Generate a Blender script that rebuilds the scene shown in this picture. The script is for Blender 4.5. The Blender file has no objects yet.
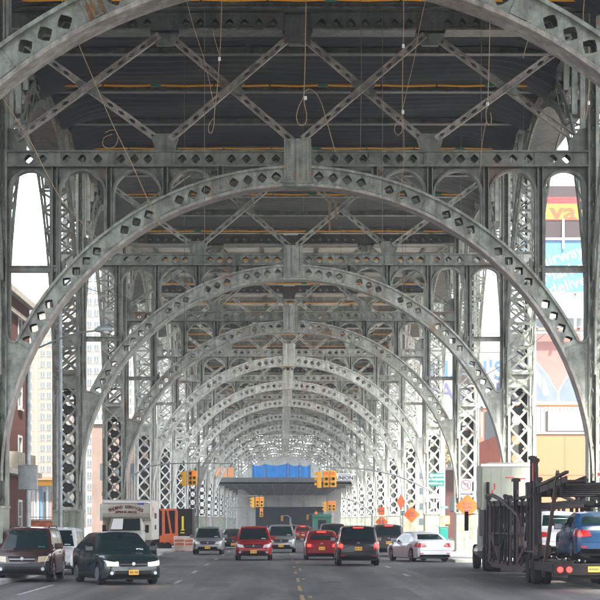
import bpy, math, random
from mathutils import Vector, Matrix
from mathutils.bvhtree import BVHTree
random.seed(7)
PI = math.pi
R = math.radians
scene = bpy.context.scene
C = scene.collection

# ------------------------------------------------------------------ camera
EYE = 2.0
cd = bpy.data.cameras.new('camera'); cam = bpy.data.objects.new('camera', cd); C.objects.link(cam)
cam.location = (-0.53, 0, EYE); cam.rotation_euler = (R(90), 0, 0)
cd.sensor_width = 36; cd.lens = 115.08; cd.shift_x = 0.0305; cd.shift_y = 0.3667
cd.clip_start = 0.5; cd.clip_end = 6000
scene.camera = cam
cd.dof.use_dof = False

# ------------------------------------------------------------------ world, sun, exposure
w = bpy.data.worlds.new('World'); scene.world = w; w.use_nodes = True
nt = w.node_tree
sky = nt.nodes.new('ShaderNodeTexSky'); sky.sky_type = 'NISHITA'; sky.sun_disc = False
SUN_EL, SUN_ROT = 52, 163
sky.sun_elevation = R(SUN_EL); sky.sun_rotation = R(SUN_ROT)
sky.air_density = 1.0; sky.dust_density = 1.5; sky.ozone_density = 1.0
hs_ = nt.nodes.new('ShaderNodeHueSaturation'); hs_.inputs['Saturation'].default_value = .42
nt.links.new(sky.outputs[0], hs_.inputs['Color']); nt.links.new(hs_.outputs[0], nt.nodes['Background'].inputs[0])
nt.nodes['Background'].inputs[1].default_value = 0.15
sd = bpy.data.lights.new('sun', 'SUN'); sun = bpy.data.objects.new('sun', sd); C.objects.link(sun)
sd.energy = 3.0; sd.angle = R(3); sd.color = (1, .95, .87)
az = R(SUN_ROT); el = R(SUN_EL)
dirv = Vector((math.sin(az)*math.cos(el), math.cos(az)*math.cos(el), math.sin(el)))
sun.rotation_euler = dirv.to_track_quat('Z', 'Y').to_euler()
scene.view_settings.view_transform = 'Standard'; scene.view_settings.look = 'None'
scene.view_settings.gamma = 1; scene.view_settings.exposure = 2.55
scene.render.resolution_x = 1024; scene.render.resolution_y = 1024
scene.render.engine = 'CYCLES'

F = 1918.0; X0 = 281.7; Y0 = 520.0
def at(px, py, d):            # real position of a point of the photograph whose distance is known
    return Vector(((px-X0)*d/F - .53, d, EYE - (py-Y0)*d/F))
def gx(px, d): return (px-X0)*d/F - .53

# ------------------------------------------------------------------ materials
def mat(name, col, rough=.6, metal=0, noise=0, nscale=6, col2=None, bump=0, bscale=20, coat=0, emit=None, estr=0, trans=0, spec=None, rnd=0, alpha=None):
    m = bpy.data.materials.new(name); m.use_nodes = True
    n = m.node_tree.nodes; l = m.node_tree.links; b = n['Principled BSDF']
    b.inputs['Base Color'].default_value = (*col, 1); b.inputs['Roughness'].default_value = rough
    b.inputs['Metallic'].default_value = metal; b.inputs['Coat Weight'].default_value = coat
    b.inputs['Transmission Weight'].default_value = trans
    if spec is not None: b.inputs['Specular IOR Level'].default_value = spec
    if alpha is not None: b.inputs['Alpha'].default_value = alpha
    if emit: b.inputs['Emission Color'].default_value = (*emit, 1); b.inputs['Emission Strength'].default_value = estr
    if noise or bump or rnd:
        tc = n.new('ShaderNodeTexCoord')
    if noise:
        t = n.new('ShaderNodeTexNoise'); t.inputs['Scale'].default_value = nscale; t.inputs['Detail'].default_value = 7; t.inputs['Roughness'].default_value = .65
        l.new(tc.outputs['Object'], t.inputs['Vector'])
        r = n.new('ShaderNodeValToRGB'); r.color_ramp.elements[0].position = .5-noise*.5; r.color_ramp.elements[1].position = .5+noise*.5
        c2 = col2 or tuple(c*.6 for c in col)
        r.color_ramp.elements[0].color = (*c2, 1); r.color_ramp.elements[1].color = (*col, 1)
        l.new(t.outputs['Fac'], r.inputs[0]); out = r.outputs[0]
        if rnd:
            oi = n.new('ShaderNodeObjectInfo'); hs = n.new('ShaderNodeHueSaturation'); mr = n.new('ShaderNodeMapRange')
            mr.inputs['To Min'].default_value = 1-rnd; mr.inputs['To Max'].default_value = 1+rnd
            l.new(oi.outputs['Random'], mr.inputs['Value']); l.new(mr.outputs[0], hs.inputs['Value']); l.new(out, hs.inputs['Color']); out = hs.outputs[0]
        l.new(out, b.inputs['Base Color'])
    if bump:
        t2 = n.new('ShaderNodeTexNoise'); t2.inputs['Scale'].default_value = bscale; t2.inputs['Detail'].default_value = 5
        l.new(tc.outputs['Object'], t2.inputs['Vector'])
        bp = n.new('ShaderNodeBump'); bp.inputs['Strength'].default_value = bump; bp.inputs['Distance'].default_value = .02
        l.new(t2.outputs['Fac'], bp.inputs['Height']); l.new(bp.outputs[0], b.inputs['Normal'])
    return m

def steel_mat(name, base, dirt, rust, rust_amt):
    """painted bridge steel: grimy patches, streaks that run down, rust blooms"""
    m = bpy.data.materials.new(name); m.use_nodes = True
    n = m.node_tree.nodes; l = m.node_tree.links; b = n['Principled BSDF']
    b.inputs['Roughness'].default_value = .42
    g = n.new('ShaderNodeNewGeometry')
    t1 = n.new('ShaderNodeTexNoise'); t1.inputs['Scale'].default_value = 2.2; t1.inputs['Detail'].default_value = 9; t1.inputs['Roughness'].default_value = .7
    l.new(g.outputs['Position'], t1.inputs['Vector'])
    r1 = n.new('ShaderNodeValToRGB'); r1.color_ramp.elements[0].position = .36; r1.color_ramp.elements[1].position = .6
    r1.color_ramp.elements[0].color = (*dirt, 1); r1.color_ramp.elements[1].color = (*base, 1)
    l.new(t1.outputs['Fac'], r1.inputs[0])
    mp = n.new('ShaderNodeMapping'); mp.inputs['Scale'].default_value = (5, 5, .35); l.new(g.outputs['Position'], mp.inputs['Vector'])
    t2 = n.new('ShaderNodeTexNoise'); t2.inputs['Scale'].default_value = 1.1; t2.inputs['Detail'].default_value = 6
    l.new(mp.outputs[0], t2.inputs['Vector'])
    r2 = n.new('ShaderNodeValToRGB'); r2.color_ramp.elements[0].position = .35; r2.color_ramp.elements[1].position = .62
    r2.color_ramp.elements[0].color = (.48, .46, .42, 1); r2.color_ramp.elements[1].color = (1, 1, 1, 1)
    l.new(t2.outputs['Fac'], r2.inputs[0])
    mx = n.new('ShaderNodeMix'); mx.data_type = 'RGBA'; mx.blend_type = 'MULTIPLY'; mx.inputs['Factor'].default_value = .75
    l.new(r1.outputs[0], mx.inputs['A']); l.new(r2.outputs[0], mx.inputs['B'])
    t3 = n.new('ShaderNodeTexNoise'); t3.inputs['Scale'].default_value = .55; t3.inputs['Detail'].default_value = 12; t3.inputs['Roughness'].default_value = .78
    l.new(g.outputs['Position'], t3.inputs['Vector'])
    r3 = n.new('ShaderNodeValToRGB'); r3.color_ramp.elements[0].position = .565; r3.color_ramp.elements[1].position = .65
    r3.color_ramp.elements[0].color = (0, 0, 0, 1); r3.color_ramp.elements[1].color = (rust_amt,)*3+(1,)
    l.new(t3.outputs['Fac'], r3.inputs[0])
    m2 = n.new('ShaderNodeMix'); m2.data_type = 'RGBA'; l.new(r3.outputs[0], m2.inputs['Factor'])
    l.new(mx.outputs['Result'], m2.inputs['A']); m2.inputs['B'].default_value = (*rust, 1)
    l.new(m2.outputs['Result'], b.inputs['Base Color'])
    t4 = n.new('ShaderNodeTexNoise'); t4.inputs['Scale'].default_value = 14; t4.inputs['Detail'].default_value = 6
    l.new(g.outputs['Position'], t4.inputs['Vector'])
    bp = n.new('ShaderNodeBump'); bp.inputs['Strength'].default_value = .35; bp.inputs['Distance'].default_value = .02
    l.new(t4.outputs['Fac'], bp.inputs['Height']); l.new(bp.outputs[0], b.inputs['Normal'])
    return m

M = {}
M['steel'] = steel_mat('painted_steel', (.285, .31, .27), (.12, .133, .112), (.17, .07, .022), .9)
M['steel_pale'] = steel_mat('pale_steel', (.36, .335, .30), (.16, .148, .13), (.2, .09, .04), .7)
M['steel_lit_mid'] = steel_mat('mid_bay_lit_steel', (.46, .48, .43), (.25, .26, .225), (.17, .07, .022), .8)
M['steel_lit_far'] = steel_mat('far_bay_lit_steel', (.72, .74, .68), (.50, .51, .46), (.2, .09, .03), .7)  # lighter copies of the steel, far brightness painted in
M['steel_darkish'] = steel_mat('darkish_steel', (.165, .18, .155), (.07, .077, .064), (.12, .055, .02), .85)  # darker tone for crossbeams, spandrels, gussets and floor beams
M['steel_dark'] = steel_mat('dark_steel', (.11, .115, .105), (.05, .053, .05), (.12, .06, .03), .5)  # darkest tone, for top chord, stringers, soffits and back plates
M['pedestal'] = steel_mat('pedestal_paint', (.30, .335, .27), (.19, .205, .155), (.25, .11, .035), .85)
M['net'] = mat('dark_net', (.033, .037, .039), .9, noise=.6, nscale=1.2, col2=(.013, .015, .016))
M['ceiling'] = mat('deck_plates', (.58, .58, .53), .85, noise=.5, nscale=.8, col2=(.36, .35, .31))
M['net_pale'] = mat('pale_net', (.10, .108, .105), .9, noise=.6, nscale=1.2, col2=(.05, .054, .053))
M['orange_batten'] = mat('orange_line', (.80, .34, .015), .6)
M['green'] = mat('green_plastic', (.03, .16, .1), .5)
M['rope'] = mat('rope', (.38, .27, .17), .9, noise=.4, nscale=20)
M['wire'] = mat('thin_wire', (.10, .08, .07), .6)
M['white_tag'] = mat('white_tag', (.7, .75, .75), .6)
M['white_sheet'] = mat('white_sheeting', (.78, .79, .76), .8, noise=.5, nscale=.35, col2=(.55, .56, .53))
_m = M['white_sheet']; _n = _m.node_tree.nodes; _tr = _n.new('ShaderNodeBsdfTranslucent'); _tr.inputs[0].default_value = (.8,.82,.8,1); _mx = _n.new('ShaderNodeMixShader'); _mx.inputs[0].default_value = .6
_m.node_tree.links.new(_n['Principled BSDF'].outputs[0], _mx.inputs[1]); _m.node_tree.links.new(_tr.outputs[0], _mx.inputs[2]); _m.node_tree.links.new(_mx.outputs[0], _n['Material Output'].inputs[0])
M['blue_tarp'] = mat('blue_tarp', (.005, .30, .85), .5, noise=.4, nscale=1.5, col2=(.004, .20, .66))
M['concrete'] = mat('concrete', (.42, .41, .38), .85, noise=.4, nscale=.7, col2=(.27, .265, .245), bump=.3, bscale=6)
M['rust'] = mat('rust_stain', (.24, .10, .025), .85, noise=.5, nscale=9, col2=(.05, .028, .018))
M['concrete_d'] = mat('grimy_concrete', (.15, .155, .145), .85, noise=.5, nscale=.5, col2=(.095, .098, .09))
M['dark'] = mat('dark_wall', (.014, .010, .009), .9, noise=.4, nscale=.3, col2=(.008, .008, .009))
M['rubber'] = mat('rubber', (.009, .009, .009), .8, spec=.25)
M['black'] = mat('black_plastic', (.006, .006, .007), .5, spec=.3)
M['blackmetal'] = mat('black_metal', (.006, .006, .007), .55, spec=.22, noise=.4, nscale=5, col2=(.022, .017, .015))
M['grime_pink'] = mat('worn_primer_steel', (.10, .068, .062), .6, noise=.6, nscale=4, col2=(.03, .023, .023), spec=.3)
M['glass'] = mat('car_glass', (.006, .017, .017), .05, coat=0, spec=.3)
M['chrome'] = mat('chrome', (.4, .4, .42), .28, metal=1)
M['rim'] = mat('alloy', (.42, .43, .45), .3, metal=.8)
M['lamp_off'] = mat('headlamp_glass', (.62, .62, .6), .1, coat=1)
M['lamp_amber'] = mat('headlamp_yellowed', (.36, .31, .20), .15, coat=1)
M['lamp_on'] = mat('headlamp_lit', (1, .9, .75), .3, emit=(1, .62, .30), estr=5)
M['tail_on'] = mat('tail_lamp_lit', (.8, .03, .02), .3, emit=(1, .012, .01), estr=2.2)
M['tail'] = mat('tail_lamp', (.45, .01, .012), .15, coat=1)
M['amber'] = mat('amber_lamp', (.8, .25, .02), .2, coat=1)
M['plate'] = mat('yellow_plate', (.85, .42, .03), .5)
M['ink'] = mat('dark_ink', (.02, .03, .08), .6)
M['maroon_ink'] = mat('maroon_ink', (.13, .02, .03), .6)
M['white'] = mat('white_paint', (.8, .8, .78), .45)
M['yellow'] = mat('signal_yellow', (.85, .42, .02), .4)
M['yellow2'] = mat('bright_yellow', (.85, .68, .02), .45)
M['red_lit'] = mat('red_signal_lit', (1, .05, .02), .4, emit=(1, .03, .01), estr=1.1)
M['lens_off'] = mat('dark_lens', (.05, .02, .015), .25)
M['lens_g'] = mat('dark_green_lens', (.01, .05, .04), .25)
M['galv'] = mat('galvanised_steel', (.38, .41, .41), .45, metal=.3, noise=.3, nscale=3)
M['sign_green'] = mat('sign_green', (.0, .15, .12), .4)
M['sign_orange'] = mat('sign_orange', (.62, .10, .008), .45)
M['sign_red'] = mat('sign_red', (.7, .03, .03), .45)
M['teal'] = mat('teal_paint', (.005, .18, .17), .5)
M['orange_paint'] = mat('orange_paint', (.75, .14, .02), .5, noise=.4, nscale=3, col2=(.5, .1, .03))
M['walk_lit'] = mat('walk_signal_lit', (1, .5, .1), .4, emit=(1, .45, .08), estr=3)
def paint(name, col, rough=.25, metal=.0): return mat(name, col, rough, metal=metal, coat=.35, noise=.3, nscale=1.2, col2=tuple(c*.8 for c in col))
M['p_maroon'] = paint('maroon_paint', (.040, .012, .011))
M['p_cladding'] = mat('blue_grey_cladding', (.018, .024, .034), .4)
M['p_red'] = paint('red_paint', (.34, .006, .010))
M['p_red2'] = paint('darker_red_paint', (.24, .005, .010))
M['p_black'] = paint('charcoal_paint', (.010, .011, .014))
M['p_black2'] = paint('dark_brown_paint', (.035, .028, .028))
M['p_green'] = paint('dark_green_paint', (.008, .022, .023))
M['p_silver'] = paint('silver_paint', (.27, .265, .26), .3, .4)
M['p_white'] = paint('white_car_paint', (.66, .66, .66))
M['p_blue'] = paint('blue_paint', (.006, .045, .12))
M['truck_white'] = mat('truck_body', (.58, .56, .49), .5, noise=.4, nscale=1.5, col2=(.46, .43, .36))
M['cab_cream'] = mat('sleeper_cab', (.36, .375, .30), .45, noise=.5, nscale=2, col2=(.26, .27, .21))
M['red_tape'] = mat('red_tape', (.6, .03, .04), .5)
M['skin_print'] = mat('billboard_peach', (.24, .12, .10), .6, noise=.8, nscale=.35, col2=(.17, .065, .05))
M['print_white'] = mat('billboard_white', (.26, .27, .29), .6, noise=.4, nscale=.5, col2=(.19, .21, .26))
M['print_blue'] = mat('billboard_shirt_blue', (.05, .075, .16), .6, noise=.8, nscale=.7, col2=(.13, .15, .20))
M['print_sky'] = mat('billboard_sky_blue', (.04, .15, .32), .6)
M['print_pale'] = mat('billboard_pale_blue', (.05, .12, .22), .6)
M['print_purple'] = mat('billboard_purple', (.09, .085, .18), .6)
M['led_red'] = mat('led_red', (.10, .004, .004), .5, emit=(1, .012, .012), estr=.19)
M['led_orange'] = mat('led_orange', (.1, .02, .002), .5, emit=(1, .16, .003), estr=.18)
M['led_yellow'] = mat('led_yellow', (.1, .06, .005), .5, emit=(1, .66, .01), estr=.17)
M['maroon_wall'] = mat('maroon_panel', (.014, .005, .006), .7)
M['orange_wall'] = mat('orange_stucco', (.30, .14, .065), .85, noise=.4, nscale=.3, col2=(.26, .115, .052), bump=.2)
M['orange_wall2'] = mat('red_orange_stucco', (.42, .09, .04), .85, noise=.3, nscale=.3, col2=(.34, .075, .035))
M['corrugated'] = mat('white_metal_siding', (.17, .185, .185), .5, noise=.3, nscale=.4, col2=(.14, .155, .155))
M['brick'] = mat('red_brick', (.16, .050, .036), .85, noise=.6, nscale=2.5, col2=(.09, .03, .024), rnd=.25)
M['mortar'] = mat('mortar', (.13, .085, .07), .9)
M['stone'] = mat('pale_stone', (.55, .50, .42), .8, noise=.4, nscale=2)
M['sill'] = mat('window_sill', (.17, .15, .12), .8)
M['beige'] = mat('beige_tower_wall', (.175, .135, .088), .85, noise=.3, nscale=.1, col2=(.15, .115, .075))
M['cream'] = mat('cream_tower_wall', (.20, .175, .135), .85, noise=.3, nscale=.1, col2=(.175, .15, .118))
M['win'] = mat('window_glass', (.04, .06, .065), .3, spec=.3)
M['winframe'] = mat('window_frame', (.6, .6, .56), .6)
M['asphalt'] = None

# ------------------------------------------------------------------ mesh builder
class MB:
    def __init__(s): s.v = []; s.f = []
    def add(s, vs, fs):
        o = len(s.v); s.v += [tuple(p) for p in vs]; s.f += [tuple(i+o for i in f) for f in fs]; return s
    def box(s, x0, x1, y0, y1, z0, z1):
        if x0 > x1: x0, x1 = x1, x0
        if y0 > y1: y0, y1 = y1, y0
        if z0 > z1: z0, z1 = z1, z0
        return s.add([(x0,y0,z0),(x1,y0,z0),(x1,y1,z0),(x0,y1,z0),(x0,y0,z1),(x1,y0,z1),(x1,y1,z1),(x0,y1,z1)],
              [(0,3,2,1),(4,5,6,7),(0,1,5,4),(1,2,6,5),(2,3,7,6),(3,0,4,7)])
    def prism(s, pts, y0, y1):        # polygon in (x, z), counter-clockwise seen from -y, swept along y
        n = len(pts)
        a = sum(pts[i][0]*pts[(i+1)%n][1]-pts[(i+1)%n][0]*pts[i][1] for i in range(n))
        if a < 0: pts = pts[::-1]
        vs = [(x,y0,z) for x,z in pts]+[(x,y1,z) for x,z in pts]
        fs = [tuple(range(n)), tuple(range(2*n-1, n-1, -1))]+[(i, i+n, (i+1)%n+n, (i+1)%n) for i in range(n)]
        return s.add(vs, fs)
    def ribbon(s, top, bot, y0, y1):  # closed strip between two polylines of (x, z)
        n = len(top); vs = []
        for (a, b) in zip(top, bot): vs += [(a[0],y0,a[1]),(a[0],y1,a[1]),(b[0],y1,b[1]),(b[0],y0,b[1])]
        fs = []
        for i in range(n-1):
            for k in range(4): fs.append((4*i+k, 4*i+(k+1)%4, 4*i+4+(k+1)%4, 4*i+4+k))
        fs += [(3,2,1,0), (4*n-4,4*n-3,4*n-2,4*n-1)]
        return s.add(vs, fs)
    def bar(s, p, q, w, t, side=(0,1,0)):   # box from p to q; t along 'side', w across it
        p = Vector(p); q = Vector(q); d = (q-p).normalized(); sd_ = Vector(side)
        sd_ = (sd_-d*sd_.dot(d)).normalized(); u = d.cross(sd_)
        vs = []
        for c in (p, q):
            for a, b in ((-1,-1),(1,-1),(1,1),(-1,1)): vs.append(c+u*a*w/2+sd_*b*t/2)
        return s.add(vs, [(0,1,2,3),(7,6,5,4),(0,4,5,1),(1,5,6,2),(2,6,7,3),(3,7,4,0)])
    def tube(s, pts, r, n=6):
        pts = [Vector(p) for p in pts]; vs = []; m = len(pts); prev = None
        for i, p in enumerate(pts):
            d = (pts[min(i+1,m-1)]-pts[max(i-1,0)]).normalized()
            a = Vector((0,0,1)) if abs(d.z) < .9 else Vector((1,0,0))
            if prev is not None: a = prev
            u = (a-d*a.dot(d)).normalized(); prev = u; v = d.cross(u)
            rr = r[i] if isinstance(r, (list, tuple)) else r
            for k in range(n): vs.append(p+(u*math.cos(2*PI*k/n)+v*math.sin(2*PI*k/n))*rr)
        fs = []
        for i in range(m-1):
            for k in range(n): fs.append((i*n+k, i*n+(k+1)%n, (i+1)*n+(k+1)%n, (i+1)*n+k))
        fs += [tuple(range(n-1,-1,-1)), tuple(range((m-1)*n, m*n))]
        return s.add(vs, fs)
    def lathe(s, prof, cx, cy, cz, axis='x', n=20):   # prof: (axial, radius)
        vs = []; fs = []
        for a, r in prof:
            for k in range(n):
                t = 2*PI*k/n
                if axis == 'x': vs.append((cx+a, cy+r*math.cos(t), cz+r*math.sin(t)))
                elif axis == 'y': vs.append((cx+r*math.cos(t), cy+a, cz+r*math.sin(t)))
                else: vs.append((cx+r*math.cos(t), cy+r*math.sin(t), cz+a))
        for i in range(len(prof)-1):
            for k in range(n): fs.append((i*n+k, i*n+(k+1)%n, (i+1)*n+(k+1)%n, (i+1)*n+k))
        fs += [tuple(range(n-1,-1,-1)), tuple(range((len(prof)-1)*n, len(prof)*n))]
        return s.add(vs, fs)
    def mesh(s, name, m):
        me = bpy.data.meshes.new(name); me.from_pydata(s.v, [], s.f); me.update(); me.materials.append(m); return me
    def build(s, name, m, parent=None, smooth=False, bevel=0):
        me = s.mesh(name, m)
        if smooth:
            for p in me.polygons: p.use_smooth = True
            me.set_sharp_from_angle(angle=R(smooth if smooth is not True else 35))
        o = link(name, me, parent)
        if bevel:
            b = o.modifiers.new('bevel', 'BEVEL'); b.width = bevel; b.segments = 2; b.limit_method = 'ANGLE'; b.angle_limit = R(40)
        return o

def link(name, data, parent=None, loc=None, rot=None):
    o = bpy.data.objects.new(name, data); C.objects.link(o)
    if parent: o.parent = parent
    if loc is not None: o.location = loc
    if rot is not None: o.rotation_euler = rot
    return o
def tag(o, label=None, cat=None, group=None, kind=None):
    if label: o['label'] = label
    if cat: o['category'] = cat
    if group: o['group'] = group
    if kind: o['kind'] = kind
    return o
def thing(name, label, cat, loc=(0,0,0), rz=0, group=None):
    o = bpy.data.objects.new(name, None); C.objects.link(o); o.location = loc; o.rotation_euler = (0,0,rz)
    return tag(o, label, cat, group)
_kids = {}
def copy_tree(o, parent=None):
    c = o.copy(); C.objects.link(c); c.parent = parent
    for ch in [k for k in bpy.data.objects if k.parent == o and k != c]: copy_tree(ch, c)
    return c
def text_mesh(body, size, m, name='lettering', parent=None, loc=(0,0,0), rot=(R(90),0,0), depth=.006, bold=0, xs=1, align='CENTER', shear=0):
    cu = bpy.data.curves.new('t', 'FONT'); cu.body = body; cu.size = size; cu.align_x = align; cu.align_y = 'CENTER'
    cu.extrude = depth; cu.offset = bold; cu.resolution_u = 2; cu.shear = shear
    ob = bpy.data.objects.new('t', cu); C.objects.link(ob)
    bpy.context.view_layer.update()
    me = bpy.data.meshes.new_from_object(ob.evaluated_get(bpy.context.evaluated_depsgraph_get()))
    bpy.data.objects.remove(ob); bpy.data.curves.remove(cu)
    me.name = name; me.materials.clear(); me.materials.append(m)
    o = link(name, me, parent, loc, rot); o.scale = (xs,1,1)
    return o

# ------------------------------------------------------------------ the ground
def asphalt(name, base, lo, ns=.35):
    m = bpy.data.materials.new(name); m.use_nodes = True
    n = m.node_tree.nodes; l = m.node_tree.links; b = n['Principled BSDF']; b.inputs['Roughness'].default_value = .7
    g = n.new('ShaderNodeNewGeometry')
    mp = n.new('ShaderNodeMapping'); mp.inputs['Scale'].default_value = (1, .12, 1); l.new(g.outputs['Position'], mp.inputs['Vector'])
    t = n.new('ShaderNodeTexNoise'); t.inputs['Scale'].default_value = ns; t.inputs['Detail'].default_value = 8; t.inputs['Roughness'].default_value = .6; l.new(mp.outputs[0], t.inputs['Vector'])
    r = n.new('ShaderNodeValToRGB'); r.color_ramp.elements[0].position = .40; r.color_ramp.elements[1].position = .60
    r.color_ramp.elements[0].color = (*lo,1); r.color_ramp.elements[1].color = (*base,1); l.new(t.outputs['Fac'], r.inputs[0])
    t2 = n.new('ShaderNodeTexNoise'); t2.inputs['Scale'].default_value = 9; t2.inputs['Detail'].default_value = 8; l.new(g.outputs['Position'], t2.inputs['Vector'])
    mx = n.new('ShaderNodeMix'); mx.data_type = 'RGBA'; mx.blend_type = 'OVERLAY'; mx.inputs['Factor'].default_value = .8
    l.new(r.outputs[0], mx.inputs['A']); l.new(t2.outputs['Fac'], mx.inputs['B'])
    # dark tar seams and cracks
    vo = n.new('ShaderNodeTexVoronoi'); vo.feature = 'DISTANCE_TO_EDGE'; vo.inputs['Scale'].default_value = .22; vo.inputs['Randomness'].default_value = 1
    ad = n.new('ShaderNodeVectorMath'); ad.operation = 'ADD'; l.new(g.outputs['Position'], ad.inputs[0]); l.new(t2.outputs['Color'], ad.inputs[1])
    l.new(ad.outputs[0], vo.inputs['Vector'])
    r2 = n.new('ShaderNodeValToRGB'); r2.color_ramp.elements[0].position = 0; r2.color_ramp.elements[1].position = .012
    r2.color_ramp.elements[0].color = (.45,.45,.45,1); r2.color_ramp.elements[1].color = (1,1,1,1); l.new(vo.outputs['Distance'], r2.inputs[0])
    m3 = n.new('ShaderNodeMix'); m3.data_type = 'RGBA'; m3.blend_type = 'MULTIPLY'; m3.inputs['Factor'].default_value = 1
    l.new(mx.outputs['Result'], m3.inputs['A']); l.new(r2.outputs[0], m3.inputs['B'])
    mpl = n.new('ShaderNodeMapping'); mpl.inputs['Scale'].default_value = (1.1, .006, 1); l.new(g.outputs['Position'], mpl.inputs['Vector'])
    tl = n.new('ShaderNodeTexNoise'); tl.inputs['Scale'].default_value = 1; tl.inputs['Detail'].default_value = 4; l.new(mpl.outputs[0], tl.inputs['Vector'])
    rl = n.new('ShaderNodeValToRGB'); rl.color_ramp.elements[0].position = .38; rl.color_ramp.elements[1].position = .62; rl.color_ramp.elements[0].color = (.68,.68,.68,1); rl.color_ramp.elements[1].color = (1.1,1.1,1.08,1)
    l.new(tl.outputs['Fac'], rl.inputs[0])
    m4 = n.new('ShaderNodeMix'); m4.data_type = 'RGBA'; m4.blend_type = 'MULTIPLY'; m4.inputs['Factor'].default_value = 1
    l.new(m3.outputs['Result'], m4.inputs['A']); l.new(rl.outputs[0], m4.inputs['B'])
    l.new(m4.outputs['Result'], b.inputs['Base Color'])
    bp = n.new('ShaderNodeBump'); bp.inputs['Strength'].default_value = .5; bp.inputs['Distance'].default_value = .01
    t3 = n.new('ShaderNodeTexNoise'); t3.inputs['Scale'].default_value = 40; l.new(g.outputs['Position'], t3.inputs['Vector'])
    l.new(t3.outputs['Fac'], bp.inputs['Height']); l.new(bp.outputs[0], b.inputs['Normal'])
    return m
M['asphalt'] = asphalt('asphalt', (.125, .122, .112), (.052, .051, .048))
M['ground'] = asphalt('outer_ground', (.16, .155, .145), (.11, .107, .10))
M['pave'] = mat('sidewalk_concrete', (.40, .38, .34), .85, noise=.4, nscale=.8, col2=(.28, .27, .24), bump=.3)
M['lane_white'] = mat('worn_white_marking', (.5, .5, .48), .7, noise=.25, nscale=3, col2=(.16, .16, .155))
M['lane_yellow'] = mat('worn_yellow_marking', (.40, .25, .05), .7, noise=.3, nscale=2.2, col2=(.09, .08, .07))
def sheet(name, x0, x1, y0, y1, z, m):
    o = MB().add([(x0,y0,z),(x1,y0,z),(x1,y1,z),(x0,y1,z)], [(0,1,2,3)]).build(name, m); return tag(o, kind='structure')
sheet('ground', -1500, 1500, -300, 3000, 0, M['ground'])
sheet('road', -9.0, 12.5, -60, 700, .004, M['asphalt'])
def slab(name, x0, x1, y0, y1, z, m):
    o = MB().box(x0,x1,y0,y1,-.05,z).build(name, m, bevel=.03); return tag(o, kind='structure')
slab('pavement', 7.6, 15.5, 90, 290, .14, M['pave'])
slab('pavement', -15.9, -9.2, 20, 106, .14, M['pave'])
slab('pavement', -15.9, -7.4, 106.3, 290, .14, M['pave'])
for (x0,x1,y0,y1,m_) in ((1.2,3.1,49.5,56,'p'),(-3.2,-2.1,57,60.5,'p'),(4.6,6.0,66,79,'p'),(-5.6,-4.2,80,84,'p'),(2.3,3.0,72,74,'p')):
    sheet('road_patch', x0, x1, y0, y1, .0065, mat('tar_patch', (.05,.049,.046), .75, noise=.5, nscale=2, col2=(.075,.073,.07), bump=.4))
o_ = MB(); o_.lathe([(0,.36),(.004,.36)], 1.0, 61.5, .0075, 'z', 24); tag(o_.build('manhole_cover', mat('cast_iron', (.05,.045,.04), .5, noise=.5, nscale=30), None), kind='structure')
mk = MB()
def mark(mb, x0, x1, y0, y1, z=.008): mb.add([(x0,y0,z),(x1,y0,z),(x1,y1,z),(x0,y1,z)], [(0,1,2,3)])
mark(mk, -7.62, -7.5, 51, 59); mark(mk, -3.95, -3.8, 60, 63.5)
for k in range(6): mark(mk, -3.95, -3.8, 72+k*12, 75.5+k*12)
for k in range(6): mark(mk, 3.9, 4.05, 68+k*12, 71+k*12)
tag(mk.build('lane_marking', M['lane_white']), kind='structure')
mk = MB()
for (a, b, c) in ((47,51,0),(54,58,.0),(62,66,.02),(71,74,0),(80,82.5,0),(95,99,0),(110,118,0)):
    mark(mk, -.06+c, .05+c, a, b); 
for (a, b) in ((49,50.5),(64,65.5),(76,79),(88,92)): mark(mk, .16, .26, a, b)
tag(mk.build('centre_line', M['lane_yellow']), kind='structure')
# ------------------------------------------------------------------ the viaduct: steel arch bents every 24.75 m
S_ = 64.25/F
D1 = 64.25; STEP = 24.75
def bent_y(k): return D1 + STEP*(k-1)
def U(x, h): return (x*S_, EYE + h*S_)
def ring(a, r): return (r*math.sin(R(a)), 39 + r*math.cos(R(a)))

def hole_cell(mb, P, ua, ub, v0, v1, uc, vc, hu, hv, yf, yb, cut=.28):
    """one plate cell with a cut-cornered diamond hole; P maps (u, v) to bent units (x, h)"""
    um = uc; vm = vc
    outer = [(ua,v0),(um,v0),(ub,v0),(ub,vm),(ub,v1),(um,v1),(ua,v1),(ua,vm)]
    c = cut
    # hole points arranged to face the outer ones
    hole = [(-(1-c)*.5-0*c, -(1-c)*.5),(0,-1),((1-c)*.5,-(1-c)*.5),(1,0),((1-c)*.5,(1-c)*.5),(0,1),(-(1-c)*.5,(1-c)*.5),(-1,0)]
    hole = [(a if abs(a) in (0,1) else math.copysign(.56,a), b if abs(b) in (0,1) else math.copysign(.56,b)) for a, b in hole]
    hole = [(uc+a*hu, vc+b*hv) for a, b in hole]
    vs = []
    for y in (yf, yb):
        for p in outer+hole:
            x, z = U(*P(*p)); vs.append((x, y, z))
    fs = []
    for i in range(8):
        j = (i+1) % 8
        fs.append((i, j, 8+j, 8+i)); fs.append((16+j, 16+i, 24+i, 24+j)); fs.append((8+i, 8+j, 24+j, 24+i))
    mb.add(vs, fs)
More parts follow.
